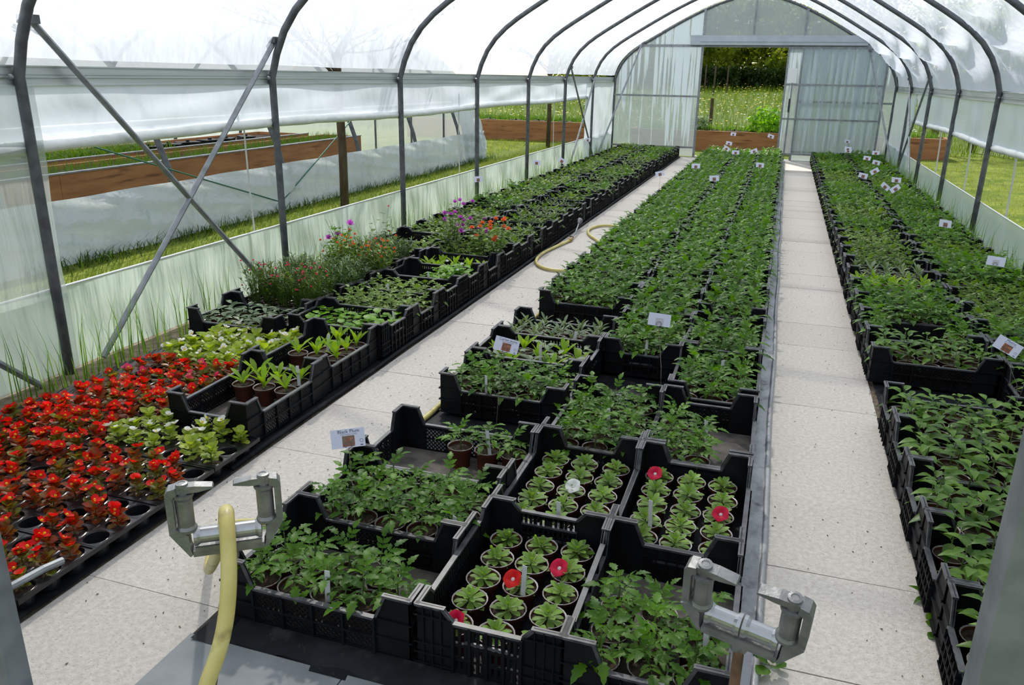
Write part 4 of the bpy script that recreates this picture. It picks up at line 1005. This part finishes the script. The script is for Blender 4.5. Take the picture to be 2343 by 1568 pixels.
rowsT = [(1.555, ('red', thin), ('red', full)), (1.845, ('red', lambda t, j: .9 if t < .4 else .5), ('red', full)), (2.135, ('red', lambda t, j: .95 if t < .5 else .7), ('red', full)), (2.43, ('white', lambda t, j: .85), ('red', full))]
names = ('nearest the entrance', 'second row from entrance', 'third row from entrance', 'beside the first lance-leaf crate')
for (y, r0, r1), nmx in zip(rowsT, names):
    tray(XT[0], y, r0[0], r0[1], 'path side, '+nmx, True); tray(XT[1], y, r1[0], r1[1], 'wall side, '+nmx, False)
for (y, c0), nmx in zip(((2.73, 'red'), (3.02, 'pink'), (3.31, 'white'), (3.6-.01, 'white')), ('fifth row from entrance', 'sixth row from entrance', 'seventh row from entrance', 'eighth row from entrance')):
    tray(-2.72, y, c0, full, 'inner row, '+nmx, False)

# ================================================================== flowering herbs at the wall of the begonia bed
def clump(nm, label, cat, loc, n, h0, h1, rad, wd, mat, flower=None, nfl=0, fr=.014, seed=0, leafy=False):
    e = empty(nm, loc); tag(e, label, cat); g = np.random.default_rng(seed)
    ob('pot', pot_me, e); ob('compost', soil_me[0], e)
    V = []; F = []; tips = []
    mb = MB()
    for k in range(n):
        a = g.uniform(0, 6.28); el = g.uniform(.15, 1); h = g.uniform(h0, h1); rr = rad*(1-el*.6)
        p0 = Vector((.02*math.cos(a), .02*math.sin(a), .07)); p2 = Vector((rr*math.cos(a), rr*math.sin(a), .08+h)); p1 = (p0+p2)/2+Vector((0, 0, h*.2))
        mb.tube([p0, p1, p2], .0014, 3, 1, cap=False); tips.append(p2)
        for q in range(7 if not leafy else 6):
            t = (q+1.5)/8.5; pt = p0.lerp(p1, t*2) if t < .5 else p1.lerp(p2, t*2-1)
            if leafy: mb.add(*SHAPES['bean'][0], T=TR(pt, g.uniform(0, 6.28), -R(g.uniform(-10, 50)), 0, g.uniform(.6, 1.0)))
            else: mb.add(*blade(wd*7, [(0, .05), (.5, .11), (1, 0)], .2, .2), T=TR(pt, g.uniform(0, 6.28), -R(g.uniform(10, 60)), 0, g.uniform(.7, 1.2)))
    ob('foliage', mb.mesh('foliage', [mat, 'stem'], True), e)
    if flower:
        fm = MB()
        for k in range(10): fm.add(*blade(fr, [(0, .15), (.6, .4), (1, 0)], .2, -.2), T=TR((0, 0, 0), k*2.4, -R(k*8)))
        fm = fm.mesh('flower', [flower], True)
        for k in range(nfl):
            p = tips[k % len(tips)]; ob('flower', fm, e, p+Vector((0, 0, g.uniform(0, .02))), (g.uniform(-.3, .3), g.uniform(-.3, .3), g.uniform(0, 6)))
    return e
k = 0
cz = CRATE_Z+.009
gq = np.random.default_rng(31)
for i in range(10):
    x, y = -3.1+.11*(i % 5), 4.19+.12*(i//5); clump('potted_aster', 'feathery herb with pink heads, second wall-side crate, %s row, %s from wall' % (ordn(i//5+1), ordn(i % 5+1)), 'potted plant', (x, y, cz), 34, .12, .28, .1, .006, 'leaf_low', 'petal_pink', 6, .011, i)['group'] = 'feathery pink herbs'
for i in range(10):
    x, y = -3.1+.11*(i % 5), 4.6+.12*(i//5); clump('potted_lavender', 'grey-green needle-leaved lavender, in the third wall-side crate, %s row, %s from wall' % (ordn(i//5+1), ordn(i % 5+1)), 'potted plant', (x, y, cz), 44, .12, .25, .11, .006, 'leaf_lavender', None, 0, .01, 40+i)['group'] = 'lavender clumps'
for i in range(6):
    x, y = -3.05+.16*(i % 3)+.06, 5.02+.13*(i//3); clump('potted_nemesia', 'bushy herb with small red-orange flowers, in the fourth wall-side crate, %s row, %s from wall' % (ordn(i//3+1), ordn(i % 3+1)), 'potted plant', (x, y, cz), 34, .12, .3, .12, .008, 'leaf_cut', 'petal_orange', 8, .016, 60+i)['group'] = 'red-orange flowering herbs'
for i in range(6):
    x, y = -2.95+.11*(i % 3), 5.45+.12*(i//3); clump('potted_lavender', 'soft grey-green lavender tuft, in the fifth wall-side crate, %s row, %s from wall' % (ordn(i//3+1), ordn(i % 3+1)), 'potted plant', (x, y, cz), 40, .12, .24, .12, .006, 'leaf_lavender', None, 0, .01, 80+i)['group'] = 'lavender tufts'
clump('potted_pelargonium', 'tall round-leaved pelargonium with purple flower heads, beside the red-orange herbs', 'potted plant', (-3.1, 5.3, cz), 26, .18, .38, .15, .01, 'leaf_bean', 'petal_purple', 6, .036, 101, True)
clump('potted_pelargonium', 'tall yellowish pelargonium with few leaves, behind the purple pelargonium', 'potted plant', (-2.98, 5.72, cz), 8, .2, .45, .12, .01, 'leaf_low', 'petal_pink', 2, .012, 102, True)
for i, (x, y, c, hh) in enumerate(((-2.45, 5.95, 'petal_purple', .42), (-2.25, 6.02, 'petal_orange', .34), (-2.08, 5.98, 'petal_orange', .36), (-2.62, 6.3, 'petal_purple', .45), (-2.4, 6.35, 'petal_purple', .42))):
    clump('potted_pelargonium', '%s-flowered bushy pelargonium, %s of five beside the hose nozzle' % (c[6:-0], ('first', 'second', 'third', 'fourth', 'fifth')[i]), 'potted plant', (x, y, cz), 18, .14, hh, .13, .01, 'leaf_cut' if i else 'leaf_low', c, 7, .03, 110+i, True)
clump('potted_geranium', 'white-flowered round-leaved geranium in tall slotted crate by the path', 'potted plant', (-2.1, 5.12, cz+.05), 16, .06, .13, .1, .01, 'leaf_bean', 'petal_white', 3, .018, 120, True)

# weeds along the paving joints
for i, (x, y, s) in enumerate(((.62, 3.2, .5), (.615, 2.86, .6), (.6, 2.42, .9), (.605, 2.25, 1.0), (.62, 2.05, .9), (.14, 1.93, 1.1))):
    mb = MB(); g = np.random.default_rng(200+i)
    for q in range(7): mb.add(*SHAPES['bean' if i % 2 else 'pepper'][0], T=TR((0, 0, .004), q*.9+i, -R(g.uniform(5, 60)), 0, s*g.uniform(.5, .9)))
    o = ob('weed', mb.mesh('weed', ['leaf_tomato'], True), None, (x, y, .004)); tag(o, ('small leafy weed growing between paving and pepper crates' if i < 5 else 'lobed green weed on paving beside the hose guide'), 'weed', 'weeds by paving' if i < 5 else None)
# debris on the paving
g = np.random.default_rng(300); n = 420
px = np.where(g.random(n) < .6, g.uniform(-1.93, -1.46, n), g.uniform(.12, .58, n)+0); pp = np.c_[px, g.uniform(1.3, 9, n)**1.0, np.full(n, .002)]
e_ = np.c_[g.uniform(.585, .62, 500), g.uniform(1.6, 7, 500), np.full(500, .002)]; pp = np.r_[pp, e_]
a = g.uniform(0, 6.28, len(pp)); l = g.uniform(.002, .007, len(pp))
d = np.c_[np.cos(a)*l, np.sin(a)*l, np.zeros(len(pp))]; w_ = np.c_[-np.sin(a)*.002, np.cos(a)*.002, np.zeros(len(pp))]; u3 = np.array([0, 0, .003])
V = np.stack([pp-d, pp+w_, pp+d, pp-w_, pp+u3], 1).reshape(-1, 3); b = np.arange(len(pp))*5
F = np.concatenate([np.stack([b+i, b+j, b+4], 1) for i, j in ((0, 1), (1, 2), (2, 3), (3, 0))])
tag(ob('plant_debris', npmesh('plant_debris', V, F, ['bark'])), 'dark crumbs of compost and dry bits scattered on the paving', 'debris', kind='stuff')

# ================================================================== hose guides
def cyl(mb, p, axis, r, L, mi=0, n=20, flange=.006):
    pr = [(r*.55, -L/2), (r+flange*.6, -L/2), (r+flange*.6, -L/2+.006), (r, -L/2+.012), (r, L/2-.012), (r+flange*.6, L/2-.006), (r+flange*.6, L/2), (r*.55, L/2)]
    T = Matrix.Translation(p) @ (Matrix.Rotation(R(90), 4, 'Y') if axis == 'x' else Matrix.Identity(4))
    mb.lathe(pr, n, mi, T, True, True)
def guide(loc, rz, ry, label, ww=.108, sc=.86, lean=(0, 0), rx=0):
    e = empty('hose_guide', (loc[0], loc[1], 0)); tag(e, label, 'hose guide')
    F_ = empty('head', (0, 0, loc[2])); 
    mb = MB(); W_ = ww
    for s in (-1, 1):
        T = Matrix.Scale(s, 4, (1, 0, 0))
        mb.prism([(W_, .052), (W_, .135), (W_-.006, .145), (W_-.02, .148), (W_-.022, .132), (W_-.016, .13), (W_-.013, .125), (W_-.013, .05)], -.014, .014, 0, T)      # C arm
        mb.prism([(W_, .052), (W_-.013, .06), (W_-.035, .044), (W_-.036, .012), (W_-.04, .0), (W_-.034, -.004)], -.018, .018, 0, T)  # chamfered foot
        mb.prism([(W_-.018, .134), (W_-.018, .148), (W_-.055, .148), (W_-.088, .143), (W_-.09, .139), (W_-.06, .134)], -.011, .011, 0, T)   # finger
        mb.lathe([(.012, .13), (.012, .153), (.007, .154), (.006, .1525), (0, .1525)], 14, 0, Matrix.Translation((s*(W_-.032), 0, 0)))
    mb.box((-W_+.04, -.018, -.005), (W_-.04, .018, .008)); mb.box((-W_+.045, -.02, .006), (W_-.045, -.014, .016))
    mb.lathe([(.016, -.028), (.018, -.004)], 12, 0, None, True)
    T = TR((0, 0, loc[2]), rz, ry, rx, sc)
    f = ob('frame', mb.mesh('frame', ['cast_metal']), e, mat=T)
    for s in (-1, 1):
        mr = MB(); cyl(mr, (0, 0, 0), 'z', .0165, .082); r1 = ob('vertical_roller', mr.mesh('vertical_roller', ['cast_metal'], False), e, mat=T @ Matrix.Translation((s*(W_-.032), 0, .09)))
        mr = MB(); cyl(mr, (0, 0, 0), 'x', .0165, W_-.045); ob('horizontal_roller', mr.mesh('horizontal_roller', ['roller_metal'], False), e, mat=T @ Matrix.Translation((s*(W_-.042)/2, 0, .033)))
    COL.objects.unlink(F_); bpy.data.objects.remove(F_)
    ob('stake', MB().tube([(lean[0], lean[1], 0), (0, 0, loc[2]-.02)], .0085, 10).mesh('stake', ['rust']), e)
    return e
guide((-.836, .996, .752), R(35), R(0), 'cast metal hose guide with rollers carrying the yellow hose', lean=(-.1, -.135))
guide((.027, 1.055, .745), R(-12), R(4), 'tilted cast metal hose guide on rusty stake beside pepper-side paving', .106, rx=R(16))
# hose
hp_ = [(-.83, .62, .02), (-.83, .75, .3), (-.815, .86, .545), (-.797, .91, .63), (-.80, .945, .73), (-.832, .99, .813), (-.868, 1.035, .797), (-.94, 1.11, .69), (-1.28, 1.43, .3), (-1.6, 1.8, .045), (-1.72, 2.0, .018), (-1.68, 2.06, .018), (-1.6, 2.08, .018), (-1.54, 2.16, .018), (-1.5, 2.35, .018), (-1.455, 2.8, .018), (-1.43, 3.1, .018), (-1.425, 3.6, .018), (-1.43, 4.2, .018), (-1.42, 4.8, .018), (-1.42, 5.4, .018), (-1.43, 6.4, .018), (-1.43, 7.6, .018), (-1.46, 8.35, .018), (-1.6, 8.5, .018), (-1.76, 8.47, .018), (-1.84, 8.2, .018), (-1.76, 7.88, .018), (-1.6, 7.62, .018), (-1.47, 7.3, .018), (-1.455, 6.6, .018), (-1.5, 6.3, .018), (-1.6, 6.23, .018), (-1.76, 6.25, .018), (-1.9, 6.44, .018), (-1.955, 6.78, .018), (-1.91, 7.2, .018), (-1.862, 7.52, .018)]
cu = bpy.data.curves.new('hose', 'CURVE'); cu.dimensions = '3D'; cu.bevel_depth = .0135; cu.bevel_resolution = 4; cu.resolution_u = 8
sp = cu.splines.new('NURBS'); sp.points.add(len(hp_)-1); sp.use_endpoint_u = True; sp.order_u = 3
for q_, p_ in zip(sp.points, hp_): q_.co = (*p_, 1)
to = bpy.data.objects.new('tmp', cu); COL.objects.link(to); dg = bpy.context.evaluated_depsgraph_get()
hm = bpy.data.meshes.new_from_object(to.evaluated_get(dg)); bpy.data.objects.remove(to); hm.materials.clear(); hm.materials.append(M['hose'])
hose = ob('garden_hose', hm); tag(hose, 'yellow garden hose over the guide roller and looping on the paving', 'hose')
ob('coupling', MB().tube([(-1.862, 7.5, .018), (-1.864, 7.6, .02)], .018, 10).mesh('coupling', ['brass']), hose)
ob('lance_tube', MB().tube([(-1.864, 7.6, .02), (-1.885, 7.85, .04), (-1.92, 8.12, .085)], .008, 8).mesh('lance_tube', ['galv']), hose)
ob('lance_valve', MB().tube([(-1.92, 7.66, .04), (-1.85, 7.62, .03)], .006, 6).mesh('lance_valve', ['black_plastic']), hose)
ob('rose_head', MB().tube([(-1.918, 8.1, .083), (-1.925, 8.16, .095), (-1.93, 8.2, .1)], .02, 12, rs=[.012, .03, .032]).mesh('rose_head', ['galv_dark']), hose)

# ================================================================== sign cards on wires
def text_mesh(s, size):
    c = bpy.data.curves.new('t', 'FONT'); c.body = s; c.size = size; c.align_x = 'CENTER'; c.align_y = 'CENTER'; c.resolution_u = 2
    o = bpy.data.objects.new('t', c); COL.objects.link(o); me = bpy.data.meshes.new_from_object(o.evaluated_get(bpy.context.evaluated_depsgraph_get()))
    bpy.data.objects.remove(o); me.materials.clear(); me.materials.append(M['ink']); me.name = 'lettering'; return me
card_me = MB().box((-.0525, -.0007, 0), (.0525, .0007, .06)).mesh('card', ['card'])
sub_me = None
def sign(p, rz, roll, label, foot=None, text=None, photo='card_photo', sc=1, tilt=-.25, back=False, wire_z=.12):
    """p = centre of the card; the wire runs down into the crate"""
    global sub_me
    fx, fy = foot or (p[0], p[1]); e = empty('price_sign', (fx, fy, wire_z)); tag(e, label, 'sign')
    T = Matrix.Translation(Vector((p[0]-fx, p[1]-fy, p[2]-wire_z))) @ Matrix.Rotation(rz, 4, 'Z') @ Matrix.Rotation(tilt, 4, 'X') @ Matrix.Rotation(roll, 4, 'Y') @ Matrix.Scale(sc, 4) @ Matrix.Translation((0, 0, -.03))
    c = ob('card', card_me, e, mat=T)
    q = MB().box((-.018, -.0012, .004), (.02, -.0008, .038)).mesh('picture', [photo if not back else 'card_faded'])
    ob('picture', q, c)
    if text:
        ob('lettering', text_mesh(text, .0155), c, (.003, -.0011, .0515), (R(90), 0, 0))
        if sub_me is None: sub_me = text_mesh('(Type tomates cerises)', .0055)
        ob('lettering', sub_me, c, (.003, -.0011, .0425), (R(90), 0, 0))
        lg = MB().lathe([(.0045, 0), (.0055, 0)], 14, 0).mesh('logo', ['ink']); ob('logo', lg, c, (.041, -.0011, .019), (R(90), 0, 0))
        ob('logo', MB().box((-.004, 0, 0), (.004, .0004, .003)).mesh('logo', ['ink']), c, (.041, -.0012, .004))
    top = T @ Vector((0, -.003, 0))
    pts = [(0, 0, -.1), (top.x*.4, top.y*.4, (p[2]-wire_z)*.5), tuple(top)] + [tuple(T @ Vector((.012*math.sin(a), -.003, .01-.012*math.cos(a)))) for a in np.linspace(0, 5.6, 10)]
    ob('wire', MB().tube(pts, .0012, 5).mesh('wire', ['wire']), e)
    return e
sign((-1.188, 2.006, .45), R(31), R(-2.5), 'lilac-white sign reading Black Plum over the hose-side tomatoes', (-1.165, 1.985), 'Black Plum', tilt=-.3)
sign((-1.014, 3.05, .45), R(18), R(14), 'lilac-white sign reading Cerise jaune in front of lance-leaved seedlings', (-1.03, 2.95), 'Cerise jaune', 'card_photo_orange', tilt=-.3, wire_z=.05)
sign((-.454, 3.668, .45), R(10), R(5), 'faded sign showing its back above middle-column tomatoes', (-.39, 3.5), None, back=True, wire_z=.05, tilt=-.25)
sign((1.046, 3.825, .45), R(-10), R(24), 'tilted sign reading Matina beside the wall-side pepper crates', (1.16, 3.8), 'Matina', 'card_photo_orange', tilt=-.3)
sign((1.412, 5.802, .45), R(-12), R(3), 'faded sign showing its back in the wall-side tomato rows', None, None, back=True)
FAR = [(-.638, 12.726, .5, 0), (-.855, 14.549, .5, .15), (-.852, 14.043, .45, .6), (-.847, 15.46, .6, .05), (-.387, 13.113, .5, -.45), (-.178, 14.424, .65, .3), (-.99, 10.435, .5, -.03), (-.662, 9.201, .5, -.05), (-.228, 10.943, .5, .1), (-1.35, 9.822, .45, -.2),
       (1.147, 16.2, .5, .1), (1.074, 14.652, .45, .2), (1.046, 14.4, .5, .1), (1.409, 13.767, .5, .0), (1.256, 13.342, .45, .1), (1.322, 12.665, .45, .2), (1.184, 11.378, .45, -.6), (1.0, 10.764, .45, .2), (1.339, 10.453, .45, .05), (1.198, 10.163, .4, .7), (1.282, 9.996, .4, -.7), (1.352, 7.281, .45, .15), (-2.689, 10.27, .5, .5), (-2.925, 9.901, .5, .1), (-2.995, 7.975, .5, -.15), (-3.068, 13.358, .55, .0)]
for i, (x, y, z, ro) in enumerate(FAR):
    bed = 'central bed' if -1.5 < x < .2 else ('pepper bed' if x > .5 else 'begonia bed')
    nth = 1+sum(1 for f in FAR[:] if ('central bed' if -1.5 < f[0] < .2 else ('pepper bed' if f[0] > .5 else 'begonia bed')) == bed and f[1] < y)
    sign((x, y, z), R(random.uniform(-25, 25)), ro, 'small white sign on wire in far %s, %s of the small ones from entrance' % (bed, ordn(nth)), None, None, random.choice(['card_photo', 'card_photo_orange']))['group'] = 'small signs in the ' + bed
o = put_label(-.02, 2.99, .06, 'lying on the bare floor of the half-empty hose-free crate', R(-40), R(0), R(75))
